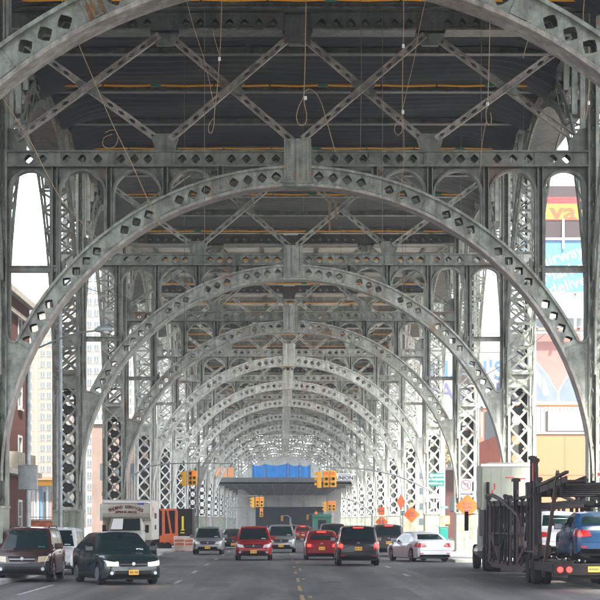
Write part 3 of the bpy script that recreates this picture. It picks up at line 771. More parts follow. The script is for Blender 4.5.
# ------------------------------------------------------------------ vehicles (front of a car faces local -y)
def lerp(a, b, t): return a+(b-a)*t
def interp(tab, x):
    if x <= tab[0][0]: return tab[0][1]
    for (a, va), (b, vb) in zip(tab, tab[1:]):
        if x <= b: return lerp(va, vb, (x-a)/(b-a))
    return tab[-1][1]
class Shell:
    """body shell of a car; patches of glass, lamps and trim are laid onto it by casting rays"""
    def __init__(s, L, W, prof, plan, cab, wheels, wr, zb=.24):
        s.L, s.W = L, W
        mb = MB(); ys = sorted(set([round(-L/2+L*i/30, 3) for i in range(31)] + [-L/2+.03, -L/2+.09, L/2-.03, L/2-.09] +
             [round(wy+wr*1.16*math.cos(R(a)), 3) for wy in wheels for a in range(0, 181, 15)]))
        sect = []
        for y in ys:
            zt = interp(prof, y); w = interp(plan, y)*W/2
            low = interp([(-L/2, zb+.14), (-L/2+.1, zb+.02), (-L/2+.3, zb), (L/2-.3, zb), (L/2-.1, zb+.04), (L/2, zb+.16)], y)
            ar = low
            for wy in wheels:
                dy = abs(y-wy)
                if dy < wr*1.16: ar = max(ar, wr+math.sqrt((wr*1.16)**2-dy*dy))
            mid = lerp(ar, zt, .5)
            half = [(0, low), (w*.70, low), (w*.72, max(ar,low)), (w*.975, ar), (w*.995, lerp(ar,zt,.22)), (w*1.0, lerp(ar,zt,.45)), (w*1.0, lerp(ar,zt,.68)), (w*.985, zt-.10*(zt-ar)*1.6), (w*.94, zt-.035), (w*.84, zt), (w*.45, zt+.03), (0, zt+.04)]
            pts = half + [(-x, z) for x, z in half[-2:0:-1]]
            sect.append([(x, y, z) for x, z in pts])
        n = len(sect[0])
        for q in sect: mb.v += q
        for i in range(len(ys)-1):
            for k in range(n):
                a, b = i*n+k, i*n+(k+1)%n; mb.f.append((a, a+n, b+n, b))
        mb.f.append(tuple(range(n))); m0 = (len(ys)-1)*n; mb.f.append(tuple(range(m0+n-1, m0-1, -1)))
        # cabin
        yb0, yt0, yt1, yb1, zr, wt = cab
        zb0, zb1 = interp(prof, yb0), interp(prof, yb1)
        st = []
        for i in range(19):
            t = i/18
            y = lerp(yb0, yb1, t)
            rz = interp([(yb0, zb0), (lerp(yb0,yt0,.5), lerp(zb0, zr, .56)), (yt0, zr-.035), (lerp(yt0,yt1,.2), zr), (lerp(yt0,yt1,.75), zr-.01), (yt1, zr-.05), (lerp(yt1,yb1,.5), lerp(zb1, zr, .56)), (yb1, zb1)], y)
            st.append((y, rz))
        for yy in (yt0, yt1): st.append((yy, zr-.035 if yy == yt0 else zr-.05))
        st.sort()
        o = len(mb.v); m_ = None
        for y, rz in st:
            zl = interp(prof, y)-.02; wb = interp(plan, y)*W/2*.93
            h = max(0, (rz-zl))/(zr-zl); wtp = lerp(wb, wt*W/2, h)
            half = [(wb, zl), (lerp(wb,wtp,.5)+.008, lerp(zl,rz,.5)), (lerp(wb,wtp,.88), lerp(zl,rz,.88)), (wtp*.955, lerp(zl,rz,.975)), (wtp*.8, rz+.004), (wtp*.4, rz+.022), (0, rz+.03)]
            pts = half+[(-x, z) for x, z in half[-2::-1]]
            m_ = len(pts); mb.v += [(x,y,z) for x,z in pts]
        for i in range(len(st)-1):
            for k in range(m_-1):
                a = o+i*m_+k; mb.f.append((a, a+m_, a+m_+1, a+1))
        s.mb = mb; s.bvh = BVHTree.FromPolygons([Vector(v) for v in mb.v], mb.f)
        s.wheels, s.wr = wheels, wr
    def patch(s, quad, view, off=.012, nu=8, nv=5, thick=.012, off_edge=None):
        """quad: corners (a, z) bottom-left, bottom-right, top-right, top-left; view 'f','r': a is x; 'L','R': a is y"""
        mb = MB(); ok = True; pts = []
        for j in range(nv+1):
            for i in range(nu+1):
                u, v = i/nu, j/nv
                a = lerp(lerp(quad[0][0], quad[1][0], u), lerp(quad[3][0], quad[2][0], u), v)
                z = lerp(lerp(quad[0][1], quad[1][1], u), lerp(quad[3][1], quad[2][1], u), v)
                if view == 'f': o, d = Vector((a,-9,z)), Vector((0,1,0))
                elif view == 'r': o, d = Vector((a,9,z)), Vector((0,-1,0))
                elif view == 'L': o, d = Vector((-9,a,z)), Vector((1,0,0))
                else: o, d = Vector((9,a,z)), Vector((-1,0,0))
                hit = s.bvh.ray_cast(o, d)
                if hit[0] is None: p = (pts[-1] if pts else o+d*8)
                else: p = hit[0]-d*off
                pts.append(Vector(p))
        n = nu+1
        dd = {'f':Vector((0,1,0)),'r':Vector((0,-1,0)),'L':Vector((1,0,0)),'R':Vector((-1,0,0))}[view]*(thick+off)
        back = [p+dd for p in pts]
        N = len(pts); mb.v = [tuple(p) for p in pts+back]
        for j in range(nv):
            for i in range(nu):
                a = j*n+i; mb.f.append((a,a+1,a+n+1,a+n))
        edge = [i for i in range(n)]+[j*n+nu for j in range(1,nv+1)]+[nv*n+i for i in range(nu-1,-1,-1)]+[j*n for j in range(nv-1,0,-1)]
        for a, b in zip(edge, edge[1:]+edge[:1]): mb.f.append((a, a+N, b+N, b))
        if view in ('r', 'L'): mb.f = [f[::-1] for f in mb.f]
        return mb
def wheel(root, x, y, r, w=.21, steer=0, rimr=.66):
    t = MB(); s = 1 if x > 0 else -1
    prof = [(-w/2, r*rimr), (-w/2, r*.93), (-w/2+.02, r*.985), (-.03, r), (.03, r), (w/2-.02, r*.985), (w/2, r*.93), (w/2, r*rimr)]
    t.lathe(prof, 0, 0, 0, 'x', 24); o = t.build('wheel', M['rubber'], root, smooth=40); o.location = (x-s*w/2, y, r); o.rotation_euler = (0,0,steer)
    rm = MB(); fx = s*(w/2-.005)
    rm.lathe([(-.03, r*rimr), (.012, r*rimr), (.012, r*rimr*.9), (-.025, r*rimr*.88)], fx, 0, 0, 'x', 24)
    for k in range(5):
        a = 2*PI*k/5+.3; c, q = math.cos(a), math.sin(a)
        rm.bar((fx+s*.012, c*r*.05, q*r*.05), (fx+s*.012, c*r*rimr*.92, q*r*rimr*.92), .07, .03, (1,0,0))
    rm.lathe([(-.02, r*.14), (.025*s, r*.12)], fx, 0, 0, 'x', 12)
    rm.build('rim', M['rim'], o, smooth=40)
    return o
def make_car(name, label, cat, paintm, spec, loc, yaw=0, lights=False, brake=False, group=None, front=True, cladding=None, plate=True, plate_txt=None, rack=False, emblem=True, lamp='lamp_off', tail='tail'):
    L, W, H, kind = spec
    root = thing(name, label, cat, loc, yaw, group)
    hl = L/2
    if kind == 'suv':
        wr = .36; zb = .27; bh = H*.575
        prof = [(-hl, .60*bh), (-hl+.04, .78*bh), (-hl+.14, .90*bh), (-hl+.5, .955*bh), (-hl+1.05, 1.0*bh), (-hl+1.5, 1.03*bh), (hl-.5, 1.09*bh), (hl-.05, 1.07*bh), (hl, .92*bh)]
        cab = (-hl+.98, -hl+1.62, hl-.42, hl-.06, H-.03, .74)
    elif kind == 'sedan':
        wr = .325; zb = .20; bh = H*.60
        prof = [(-hl, .58*bh), (-hl+.05, .72*bh), (-hl+.18, .84*bh), (-hl+.6, .93*bh), (-hl+1.15, 1.0*bh), (-hl+2, 1.04*bh), (hl-1.0, 1.11*bh), (hl-.35, 1.15*bh), (hl-.06, 1.13*bh), (hl, .93*bh)]
        cab = (-hl+1.1, -hl+1.95, hl-1.35, hl-.55, H-.03, .70)
    elif kind == 'hatch':
        wr = .32; zb = .20; bh = H*.58
        prof = [(-hl, .58*bh), (-hl+.05, .72*bh), (-hl+.18, .84*bh), (-hl+.6, .95*bh), (-hl+1.0, 1.03*bh), (hl-.9, 1.12*bh), (hl-.15, 1.14*bh), (hl, .95*bh)]
        cab = (-hl+.85, -hl+1.75, hl-.85, hl-.10, H-.03, .72)
    plan = [(-hl, .74), (-hl+.05, .85), (-hl+.15, .93), (-hl+.45, .985), (-hl+1.0, 1), (hl-.8, 1), (hl-.3, .97), (hl-.08, .91), (hl, .80)]
    wy = [-hl+.86, hl-.92]
    sh = Shell(L, W, prof, plan, cab, wy, wr, zb)
    sh.mb.build('body', paintm, root, smooth=32)
    P = lambda nm, m, quad, view, par=root, **k: sh.patch(quad, view, **k).build(nm, m, par, smooth=30)
    hw = W/2; F_ = interp(prof, -hl+.14); bel = interp(prof, cab[0]); belr = interp(prof, cab[3]); rz = H-.03; wt = cab[5]*hw
    # glass
    P('windshield', M['glass'], [(-hw*.80, bel+.05), (hw*.80, bel+.05), (wt*.86, rz-.09), (-wt*.86, rz-.09)], 'f', off=.008, nu=12)
    P('rear_window', M['glass'], [(-hw*.70, belr+.07), (hw*.70, belr+.07), (wt*.80, rz-.11), (-wt*.80, rz-.11)], 'r', off=.008, nu=12)
    ya, yb_, yc, yd = cab[0], cab[1], cab[2], cab[3]
    mid = (yb_+yc)/2-.05
    for v in 'LR':
        P('side_window', M['glass'], [(lerp(ya,yb_,.45), bel+.07), (mid-.05, bel+.09), (mid-.05, rz-.14), (yb_+.02, rz-.14)], v, off=.006)
        P('side_window', M['glass'], [(mid+.05, bel+.09), (yc-(.05 if kind != 'suv' else .45), bel+.11), (yc-(.12 if kind != 'suv' else .45), rz-.14), (mid+.05, rz-.14)], v, off=.006)
        if kind == 'suv': P('side_window', M['glass'], [(yc-.36, bel+.12), (yd-.28, bel+.14), (yc-.05, rz-.16), (yc-.36, rz-.15)], v, off=.006)
        P('door_handle', paintm, [(mid-.22, bel-.10), (mid-.08, bel-.10), (mid-.08, bel-.065), (mid-.22, bel-.065)], v, off=.03)
        for yy in (mid, -hl+1.5, hl-1.35):   # door seams
            P('door_seam', M['black'], [(yy-.007, zb+.12), (yy+.007, zb+.12), (yy+.007, bel-.02), (yy-.007, bel-.02)], v, off=.002, nu=1, nv=8, thick=.002)
    # wheels and dark underbody
    for y_ in wy:
        for s in (-1, 1): wheel(root, s*(hw-.02), y_, wr)
    MB().box(-hw*.82, hw*.82, -hl+.25, hl-.25, zb-.04, zb+.30).build('underbody', M['black'], root)
    # mirrors
    for s in (-1, 1):
        m_ = MB().box(s*(hw*.93), s*(hw+.20), cab[0]+.42, cab[0]+.54, bel+.04, bel+.22).build('mirror', paintm, root, bevel=.03)
        MB().box(s*(hw*.97), s*(hw+.18), cab[0]+.535, cab[0]+.545, bel+.06, bel+.20).build('mirror_glass', M['chrome'], m_)
    # front
    gm = M['black']
    lc = cladding or paintm
    if cladding:
        P('bumper', cladding, [(-hw*.90, zb+.02), (hw*.90, zb+.02), (hw*.93, F_*.66), (-hw*.93, F_*.66)], 'f', off=.05, nu=16)
        for v in 'LR': P('sill_cladding', cladding, [(wy[0]+wr*1.2, zb+.04), (wy[1]-wr*1.2, zb+.04), (wy[1]-wr*1.2, zb+.26), (wy[0]+wr*1.2, zb+.26)], v, off=.02)
    o_ = .055 if cladding else .012
    g = P('grille', gm, [(-hw*.42, F_*.72), (hw*.42, F_*.72), (hw*.50, F_*.92), (-hw*.50, F_*.92)], 'f', off=.02, nu=10)
    for q in range(3): P('grille_bar', M['chrome'] if q == 1 else M['black'], [(-hw*.44, F_*(.755+.05*q)), (hw*.44, F_*(.755+.05*q)), (hw*.44, F_*(.77+.05*q)), (-hw*.44, F_*(.77+.05*q))], 'f', par=g, off=.03, nu=10, nv=1)
    P('lower_intake', gm, [(-hw*.58, F_*.40), (hw*.58, F_*.40), (hw*.62, F_*.56), (-hw*.62, F_*.56)], 'f', off=o_+.006, nu=10)
    if emblem:
        e = MB(); e.lathe([(0,.055),(.01,.055)], 0,0,0,'y',18); e.build('emblem', M['chrome'], root).location = (0, -hl-.035, F_*.83)
    hm = M['lamp_on'] if lights else M[lamp]
    for s in (-1, 1):
        if kind == 'suv' and cladding: q = [(s*hw*.54, F_*.70), (s*hw*.90, F_*.74), (s*hw*.94, F_*.93), (s*hw*.56, F_*.90)]
        else: q = [(s*hw*.50, F_*.72), (s*hw*.84, F_*.76), (s*hw*.93, F_*.97), (s*hw*.56, F_*.88)]
        if s < 0: q = [q[1], q[0], q[3], q[2]]
        h_ = P('headlight', M[lamp] if lights else hm, q, 'f', off=.02, nu=8)
        if lights:
            c = s*hw*.68; P('lit_bulb', hm, [(c-.17, F_*.755), (c+.17, F_*.775), (c+.17, F_*.90), (c-.17, F_*.875)], 'f', par=h_, off=.035)
        fo = MB(); fo.lathe([(0,.055),(.015,.05)], 0,0,0,'y',14)
        f_ = fo.build('fog_lamp', M['rim'], root); hit = sh.bvh.ray_cast(Vector((s*hw*.72,-9,F_*.47)), Vector((0,1,0)))[0]
        f_.location = (s*hw*.72, (hit.y if hit else -hl)-o_-.02, F_*.47)
    # rear
    RH = interp(prof, hl-.06)
    for s in (-1, 1):
        if kind == 'suv': q = [(s*hw*.66, RH*.66), (s*hw*.92, RH*.68), (s*hw*.95, RH*.96), (s*hw*.80, RH*.97)]
        else: q = [(s*hw*.46, RH*.74), (s*hw*.90, RH*.70), (s*hw*.92, RH*.92), (s*hw*.56, RH*.90)]
        if s < 0: q = [q[1], q[0], q[3], q[2]]
        t_ = P('tail_light', M[tail], q, 'r', off=.015)
        v = 'R' if s > 0 else 'L'
        P('tail_light', M[tail], [(hl-.38, RH*.74), (hl-.10, RH*.72), (hl-.10, RH*.90), (hl-.36, RH*.90)], v, off=.012)
        if brake:
            cx = s*hw*(.82 if kind == 'suv' else .72); P('lit_bulb', M['tail_on'], [(cx-.09, RH*.75), (cx+.09, RH*.75), (cx+.09, RH*.88), (cx-.09, RH*.88)], 'r', par=t_, off=.03)
        P('reflector', M['tail'], [(s*hw*.72-.09, RH*.40), (s*hw*.72+.09, RH*.40), (s*hw*.72+.09, RH*.44), (s*hw*.72-.09, RH*.44)], 'r', off=.02, nu=3, nv=1)
    if brake:
        P('high_brake_light', M['tail_on'], [(-.22, rz-.085), (.22, rz-.085), (.22, rz-.045), (-.22, rz-.045)], 'r', off=.02, nu=4, nv=1)
    P('rear_bumper', M['black'] if kind == 'suv' else M['black'], [(-hw*.78, RH*.24), (hw*.78, RH*.24), (hw*.82, RH*(.44 if kind == 'suv' else .36)), (-hw*.82, RH*(.44 if kind == 'suv' else .36))], 'r', off=.018, nu=10)
    P('boot_seam', M['black'], [(-hw*.80, RH*.55), (hw*.80, RH*.55), (hw*.80, RH*.56), (-hw*.80, RH*.56)], 'r', off=.003, nu=10, nv=1, thick=.003)
    P('rear_emblem', M['chrome'], [(-.06, RH*.90), (.06, RH*.90), (.06, RH*.96), (-.06, RH*.96)], 'r', off=.02, nu=2, nv=1)
    if plate:
        zf = F_*(.50 if not cladding else .48); hit = sh.bvh.ray_cast(Vector((0,-9,zf)), Vector((0,1,0)))[0]; yf = (hit.y if hit else -hl)-o_-.03
        pf = MB().box(-.155, .155, yf-.008, yf+.01, zf-.078, zf+.078).build('licence_plate', M['plate'], root)
        zf2 = RH*(.70 if kind != 'hatch' else .66); hit = sh.bvh.ray_cast(Vector((0,9,zf2)), Vector((0,-1,0)))[0]; yr = (hit.y if hit else hl)+.02
        pr_ = MB().box(-.155, .155, yr-.01, yr+.012, zf2-.078, zf2+.078).build('licence_plate', M['plate'], root)
        for par, yy, zz_, rz_ in ((pf, yf-.010, zf, 0), (pr_, yr+.014, zf2, PI)):
            mb = MB()
            for q in range(7):
                if q == 3: continue
                x = -.115+q*.0385; mb.box(x-.011, x+.011, yy-.001, yy+.001, zz_-.035, zz_+.03)
            mb.build('plate_lettering', M['ink'], par)
    if rack:
        for s in (-1, 1):
            t = MB(); t.tube([(s*wt*.93, cab[1]+.15, rz-.02), (s*wt*.95, cab[1]+.25, rz+.045), (s*wt*.95, cab[2]-.25, rz+.045), (s*wt*.93, cab[2]-.12, rz-.02)], .018)
            t.build('roof_rail', M['black'] if cladding else M['chrome'], root)
    P('bonnet_seam', M['black'], [(-hw*.86, F_*.975), (hw*.86, F_*.975), (hw*.86, F_*.985), (-hw*.86, F_*.985)], 'f', off=.004, nu=12, nv=1, thick=.003)
    P('bumper_lip', M['black'], [(-hw*.84, zb+.03), (hw*.84, zb+.03), (hw*.86, zb+.09), (-hw*.86, zb+.09)], 'f', off=.05 if cladding else .02, nu=12, nv=1)
    P('toll_tag', M['teal'] if cladding else M['white_tag'], [(hw*.42, bel+.09), (hw*.66, bel+.09), (hw*.64, bel+.13), (hw*.42, bel+.13)], 'f', off=.014, nu=3, nv=1, thick=.003)
    P('mirror_block', M['black'], [(-.11, rz-.17), (.11, rz-.17), (.11, rz-.11), (-.11, rz-.11)], 'f', off=.014, nu=2, nv=1, thick=.003)
    # wipers, steering wheel shade hints
    for x in (-.42, .18):
        hit1 = sh.bvh.ray_cast(Vector((x,-9,bel+.05)), Vector((0,1,0)))[0]; hit2 = sh.bvh.ray_cast(Vector((x+.42,-9,bel+.12)), Vector((0,1,0)))[0]
        if hit1 and hit2: MB().tube([hit1+Vector((0,-.02,0)), hit2+Vector((0,-.02,0))], .009, 5).build('wiper', M['black'], root)
    return root, sh
def ground_at(px, d, z=.004): return Vector((gx(px, d), d, z))

make_car('parked_car', 'white parked SUV mostly hidden between the maroon SUV and the turning car', 'SUV', M['p_white'], (4.5, 1.84, 1.74, 'suv'), (gx(22, 61.2)-.02, 71.2, .004), 0, plate=False)
car_a, sh_a = make_car('parked_suv', 'maroon SUV with blue-grey bumper and roof rails parked at the left kerb', 'SUV', M['p_maroon'], (4.5, 1.86, 1.78, 'suv'), (gx(22, 61.2), 61.2+2.25, .004), 0, cladding=M['p_cladding'], rack=True, plate=False, lamp='lamp_amber')
c = ground_at(84, 58.6)
make_car('moving_car', 'dark green car with both headlights lit turning toward the parked SUV', 'car', M['p_green'], (4.6, 1.90, 1.64, 'sedan'), (c.x+.75, 58.6+2.35, .004), R(19), lights=True)
make_car('silver_suv', 'silver SUV coming on, left of the red SUV, beside the orange machine', 'SUV', M['p_silver'], (4.4, 1.76, 1.62, 'suv'), (gx(207.5, 110), 112.2, .004), 0)
make_car('dark_sedan', 'small dark sedan in the distance between the silver and the red SUV', 'car', M['p_black'], (4.4, 1.72, 1.40, 'sedan'), (gx(233, 131), 133.2, .004), 0)
make_car('red_suv', 'bright red compact SUV driving toward the camera in mid road', 'SUV', M['p_red'], (4.35, 1.84, 1.70, 'suv'), (gx(253.5, 94), 96.2, .004), 0, rack=True)
make_car('pale_suv', 'pale grey SUV half hidden behind the bright red SUV', 'SUV', M['p_silver'], (4.7, 1.82, 1.72, 'suv'), (gx(281, 116), 118.3, .004), 0, lights=False)
make_car('red_hatchback', 'dark red hatchback seen from behind with brake lights lit', 'car', M['p_red2'], (4.3, 1.76, 1.50, 'hatch'), (gx(321, 97.5), 95.4+4.3/2, .004), PI, brake=True)
make_car('black_suv', 'charcoal SUV seen from behind with brake lights lit beside the red hatchback', 'SUV', M['p_black'], (4.5, 1.88, 1.76, 'suv'), (gx(358.5, 83), 83+2.25, .004), PI, brake=True)
make_car('dark_suv', 'dark SUV with brake lights lit partly hidden between charcoal SUV and white sedan', 'SUV', M['p_black2'], (4.7, 1.86, 1.78, 'suv'), (gx(389, 104), 104+2.3, .004), PI, brake=True)
make_car('far_suv', 'dark SUV showing only its roof above the red hatchback', 'SUV', M['p_black2'], (4.7, 1.84, 1.80, 'suv'), (gx(333, 117), 119, .004), PI)
make_car('white_sedan', 'white sedan seen from behind, angled toward the right kerb', 'car', M['p_white'], (4.8, 1.85, 1.46, 'sedan'), (gx(419.5, 92.5), 93.2, .004), PI+R(15), tail='tail', plate=False)
make_car('distant_car', 'tiny grey car at the tunnel mouth, left one of the far pair', 'car', M['p_silver'], (4.4, 1.75, 1.5, 'hatch'), (gx(294, 200), 202, .004), 0)
make_car('distant_car', 'tiny red car with lit brake lights at the tunnel mouth', 'car', M['p_red2'], (4.4, 1.75, 1.5, 'hatch'), (gx(303, 180), 182, .004), PI, brake=True)

# ------------------------------------------------------------------ box truck at the left kerb
def box_truck():
    d = 97.5; x = gx(126, d); r = thing('box_truck', 'white box truck with maroon lettering over its windscreen at the left kerb', 'truck', (x, d, .004))
    b = MB().box(-1.24, 1.24, .75, 6.9, .95, 3.02).build('cargo_box', M['truck_white'], r, bevel=.04)
    hd = MB()      # rounded front cap over the cab
    prof = [(.75, 1.95), (.15, 2.15), (.02, 2.35), (0, 2.72), (.06, 2.86), (.2, 2.97), (.75, 3.04)]
    pts = prof+[(.749,1.95)]
    hd.v = [(-1.22, y, z) for y, z in prof]+[(1.22, y, z) for y, z in prof]; k = len(prof)
    hd.f = [tuple(range(k)), tuple(range(2*k-1,k-1,-1))]+[(i, (i+1)%k, (i+1)%k+k, i+k) for i in range(k)]
    hd.f = [f[::-1] for f in hd.f]
    hd.build('roof_cap', M['truck_white'], r, smooth=25, bevel=.03)
    MB().tube([(-1.2,.08,2.86),(-1.1,-.01,2.90),(1.1,-.01,2.90),(1.2,.08,2.86)], .05, 8).build('roof_rim', M['white'], r)
    cb = MB()      # van cab
    secs = [(-1.25,.78,.5,1.05),(-1.2,.90,.45,1.18),(-.6,.97,.45,1.32),(-.42,.97,.45,1.42),(.22,.90,.45,2.1),(.76,.92,.45,2.16)]
    for y, w_, z0, z1 in secs: cb.v += [(-w_,y,z0),(-w_*1.0,y,min(z1,1.35)-.06),(-w_*.86,y,z1),(w_*.86,y,z1),(w_,y,min(z1,1.35)-.06),(w_,y,z0)]
    for i in range(5):
        for q in range(6): a = i*6+q; e = i*6+(q+1)%6; cb.f.append((a, e, e+6, a+6))
    cb.f += [(5,4,3,2,1,0), tuple(range(30,36))]
    cbo = cb.build('cab', M['truck_white'], r, smooth=20, bevel=.03)
    bv = BVHTree.FromPolygons([Vector(v) for v in cb.v], cb.f)
    wm = MB().add([(-.76,-.46,1.46),(.76,-.46,1.46),(.70,.14,2.06),(-.70,.14,2.06)], [(0,1,2,3)]).build('windshield', M['glass'], r); wm.location = (0,-.02,.02)
    MB().add([(-.74,-.46,1.50),(-.14,-.46,1.50),(-.14,.10,2.04),(-.66,.10,2.04)], [(0,1,2,3)]).build('sun_shade', M['white'], r).location = (0,-.035,.025)
    for s in (-1,1):
        MB().box(s*.50, s*.80, -1.30, -1.2, .85, 1.03).build('headlight', M['lamp_off'], r, bevel=.02)
        MB().box(s*1.0, s*1.18, -.30, -.22, 1.35, 1.75).build('mirror', M['black'], r, bevel=.02)
        MB().tube([(s*.9,-.1,1.45),(s*1.08,-.25,1.5)], .015).build('mirror_arm', M['black'], r)
        wheel(r, s*.98, -.45, .37, .24); wheel(r, s*1.18, 5.6, .40, .46)
    MB().box(-.50, .50, -1.29, -1.2, .84, 1.03).build('grille', M['black'], r)
    MB().box(-.95, .95, -1.36, -1.22, .45, .66).build('bumper', M['chrome'], r, bevel=.03)
    MB().box(-.155, .155, -1.375, -1.362, .48, .63).build('licence_plate', M['plate'], r)
    MB().box(-.9, .9, -1.0, 6.6, .42, .95).build('chassis', M['black'], r)
    MB().box(-1.23,1.23,6.3,6.9,.5,.6).build('rear_step', M['black'], r)
    # lettering bowed over the windscreen
    word = 'THORNO SERVICES'
    for i, ch in enumerate(word):
        if ch == ' ': continue
        t = (i-(len(word)-1)/2); x_ = t*.118
        l_ = text_mesh(ch, .24 if abs(t) > 5 else .21, M['maroon_ink'], 'letter', r, (x_, -.015, 2.66-.0042*t*t*.9), (R(90), R(-t*1.6), 0), .004, .008)
        l_.rotation_euler = (R(90-0), 0, 0); l_.rotation_euler.rotate_axis('Z', R(-t*1.8))
    text_mesh('(SPRINK-MAN)', .17, M['maroon_ink'], 'lettering', r, (0, .0, 2.40), (R(88),0,0), .004, .006)
    MB().box(.62,.92,-.02,0,2.78,2.88).build('blue_sticker', mat('sticker_blue',(.02,.05,.5),.5), r)
    # marks on the right-hand flank (towards the road)
    for (y0, z0, h) in ((1.6,2.3,.35),):
        q = MB(); 
        for k in range(12):
            a0, a1 = PI*k/12, PI*(k+1)/12
            q.add([(1.246, 2.0+.55*math.cos(a), 2.15+.55*math.sin(a)) for a in (a0,a1)]+[(1.246, 2.0+.36*math.cos(a), 2.15+.36*math.sin(a)) for a in (a1,a0)], [(0,1,2,3)])
        q.build('arch_emblem', M['sign_red'], r)
    t = text_mesh('THORNO', .42, M['grime_pink'], 'lettering', r, (1.247, 3.9, 2.2), (R(90),0,R(90)), .003)
    t = text_mesh('SERVICES', .34, M['grime_pink'], 'lettering', r, (1.247, 3.9, 1.6), (R(90),0,R(90)), .003)
    for y in (.95, 6.7): MB().box(1.242,1.252,y-.03,y+.03,.98,3.0).build('corner_trim', M['galv'], r)
    return r
box_truck()

# ------------------------------------------------------------------ car carrier at the right kerb
def car_carrier():
    XL = 7.25; W_ = 2.6; XR = XL+W_; XM = (XL+XR)/2; T0 = 55.2
    tr = thing('car_carrier', 'black car carrier trailer with open upper rails parked at the right kerb', 'trailer', (XL, T0, .004))
    B = M['blackmetal']
    def p(nm, mb, m=B, par=tr, **k): return mb.build(nm, m, par, **k)
    def lb(x0,x1,y0,y1,z0,z1): return MB().box(x0,x1,y0,y1,z0,z1)
    def loc(px, py, X=0.0):      # point on the flank x = X
        d = (XL+X+.53)*F/(px-X0); return (d-T0, EYE-(py-Y0)*d/F)
    p('rear_bumper', lb(.02,W_-.02,-.1,.12,.40,.74), bevel=.02)
    p('bumper_beam', lb(.5,W_-.5,.12,.3,.3,.7))
    for x in (.22,.48,W_-.22,W_-.48):
        l_ = MB(); l_.lathe([(-.03,.085),(0,.085)],x,-.10,.57,'y',16); p('tail_light', l_, M['tail_on'])
    pl = p('licence_plate', lb(1.02,1.36,-.13,-.105,.50,.66), M['plate'])
    for k in range(5): p('plate_lettering', MB().box(1.06+k*.055,1.095+k*.055,-.134,-.131,.55,.61), M['ink'], pl)
    for x in (.12, W_-.12-.5): p('lower_track', lb(x,x+.5,-.05,17.0,.70,.80))
    pts = [(0,.62),(2.2,.62),(5.6,.60),(7.0,.42),(16.0,.40),(17.6,.62)]
    for x in (.06, W_-.06):
        for a, b in zip(pts, pts[1:]): p('side_beam', MB().bar((x,a[0],a[1]),(x,b[0],b[1]), .26, .10, (1,0,0)), M['grime_pink'] if a[0] > 4 else B)
    for y in (4.4, 5.6):
        for s in (-1, 1):
            for dx in (0, .30):
                o = MB(); r_ = .47; w_ = .26
                o.lathe([(-w_/2, r_*.55),(-w_/2, r_*.93),(-w_/2+.03, r_),(w_/2-.03, r_),(w_/2, r_*.93),(w_/2, r_*.55)],0,0,0,'x',22)
                ob = p('wheel', o, M['rubber'], smooth=40); ob.location = ((.13+dx) if s < 0 else (W_-.13-dx), y, r_)
                ri = MB(); ri.lathe([(-.1, r_*.55),(-.06,r_*.5),(-.02,r_*.2)],0,0,0,'x',16); ri.build('rim', M['grime_pink'], ob, smooth=40)
    for x0, x1 in ((-.02,.5),(W_-.5,W_+.02)): p('fender', lb(x0,x1,3.85,6.2,.98,1.04), M['grime_pink'])
    p('fender_box', lb(-.03,.50,3.75,3.85,.88,1.22), M['grime_pink'])
    for sx in (0.05, W_-.05):
        for (px, z0, z1, w_) in ((531,.8,4.0,.15),(534.5,.8,3.9,.12),(538,.9,3.3,.10),(527,1.0,3.2,.12),(521,.5,2.75,.10),(514.5,.5,3.4,.17),(508,.45,2.85,.13),(504,.45,2.9,.10),(500,.45,2.75,.12),(494,.45,2.7,.12),(490.5,.45,2.7,.10),(487,.5,2.9,.13)):
            y = loc(px, 500)[0]
            q = MB(); q.box(sx-w_/2, sx+w_/2, y-w_/2, y+w_/2, z0, z1); q.box(sx-w_*.8, sx+w_*.8, y-w_*.8, y+w_*.8, z0, z0+.12); q.box(sx-w_*.8, sx+w_*.8, y-w_*.8, y+w_*.8, z1-.12, z1-.02)
            po = p('post', q)
            if w_ > .125: p('hydraulic_ram', MB().tube([(sx+.02,y-.20,z0+.1),(sx+.02,y-.18,z0+1.0),(sx+.02,y-.17,z1-.4)], [.055,.045,.03], 8), M['grime_pink'], po)
        for (a_, b_, w_, m_) in (((490.6,536),(499,562),.13,'grime_pink'),((524,547),(515.5,566),.13,'grime_pink'),((556,472),(541.5,576),.13,'grime_pink'),((531,470),(524,540),.09,'blackmetal'),((534,462),(539,545),.08,'blackmetal'),((514,485),(521,545),.07,'blackmetal'),((508,520),(497,560),.07,'blackmetal')):
            pa, pb = loc(*a_), loc(*b_)
            p('diagonal_brace', MB().bar((sx,pa[0],pa[1]),(sx,pb[0],pb[1]),w_,.09,(1,0,0)), M[m_])
        cv = [loc(*q_) for q_ in ((486,496),(492,495.5),(498,498.5),(504,503),(509,507.5),(514,511.5),(518,516),(521,528),(522.5,547))]
        p('curved_rail', MB().tube([(sx-.02,a,b) for a,b in cv], .075, 8), M['grime_pink'])
        p('top_rail', MB().bar((sx,4.2,2.75),(sx,17.4,2.62),.10,.08,(1,0,0)))
        p('mid_rail', MB().bar((sx,6.4,1.55),(sx,17.4,1.5),.07,.06,(1,0,0)))
    for x in (.06, W_-.06-.52):
        u = MB(); u.bar((x+.26,4.6,2.80),(x+.26,-2.4,3.08),.05,.52,(1,0,0)); u.bar((x,4.6,2.84),(x,-2.4,3.12),.18,.06,(1,0,0)); u.bar((x+.52,4.6,2.84),(x+.52,-2.4,3.12),.18,.06,(1,0,0)); p('upper_track', u)
        u = MB(); u.bar((x+.26,17.2,2.55),(x+.26,4.8,2.50),.05,.52,(1,0,0)); u.bar((x,17.2,2.58),(x,4.8,2.53),.14,.05,(1,0,0)); p('upper_track', u)
    for y in (-2.3,-1.0,.2,1.5,2.8,4.1): p('cross_member', MB().tube([(.06,y,2.90-.035*y),(W_-.06,y,2.90-.035*y)], .05, 6))
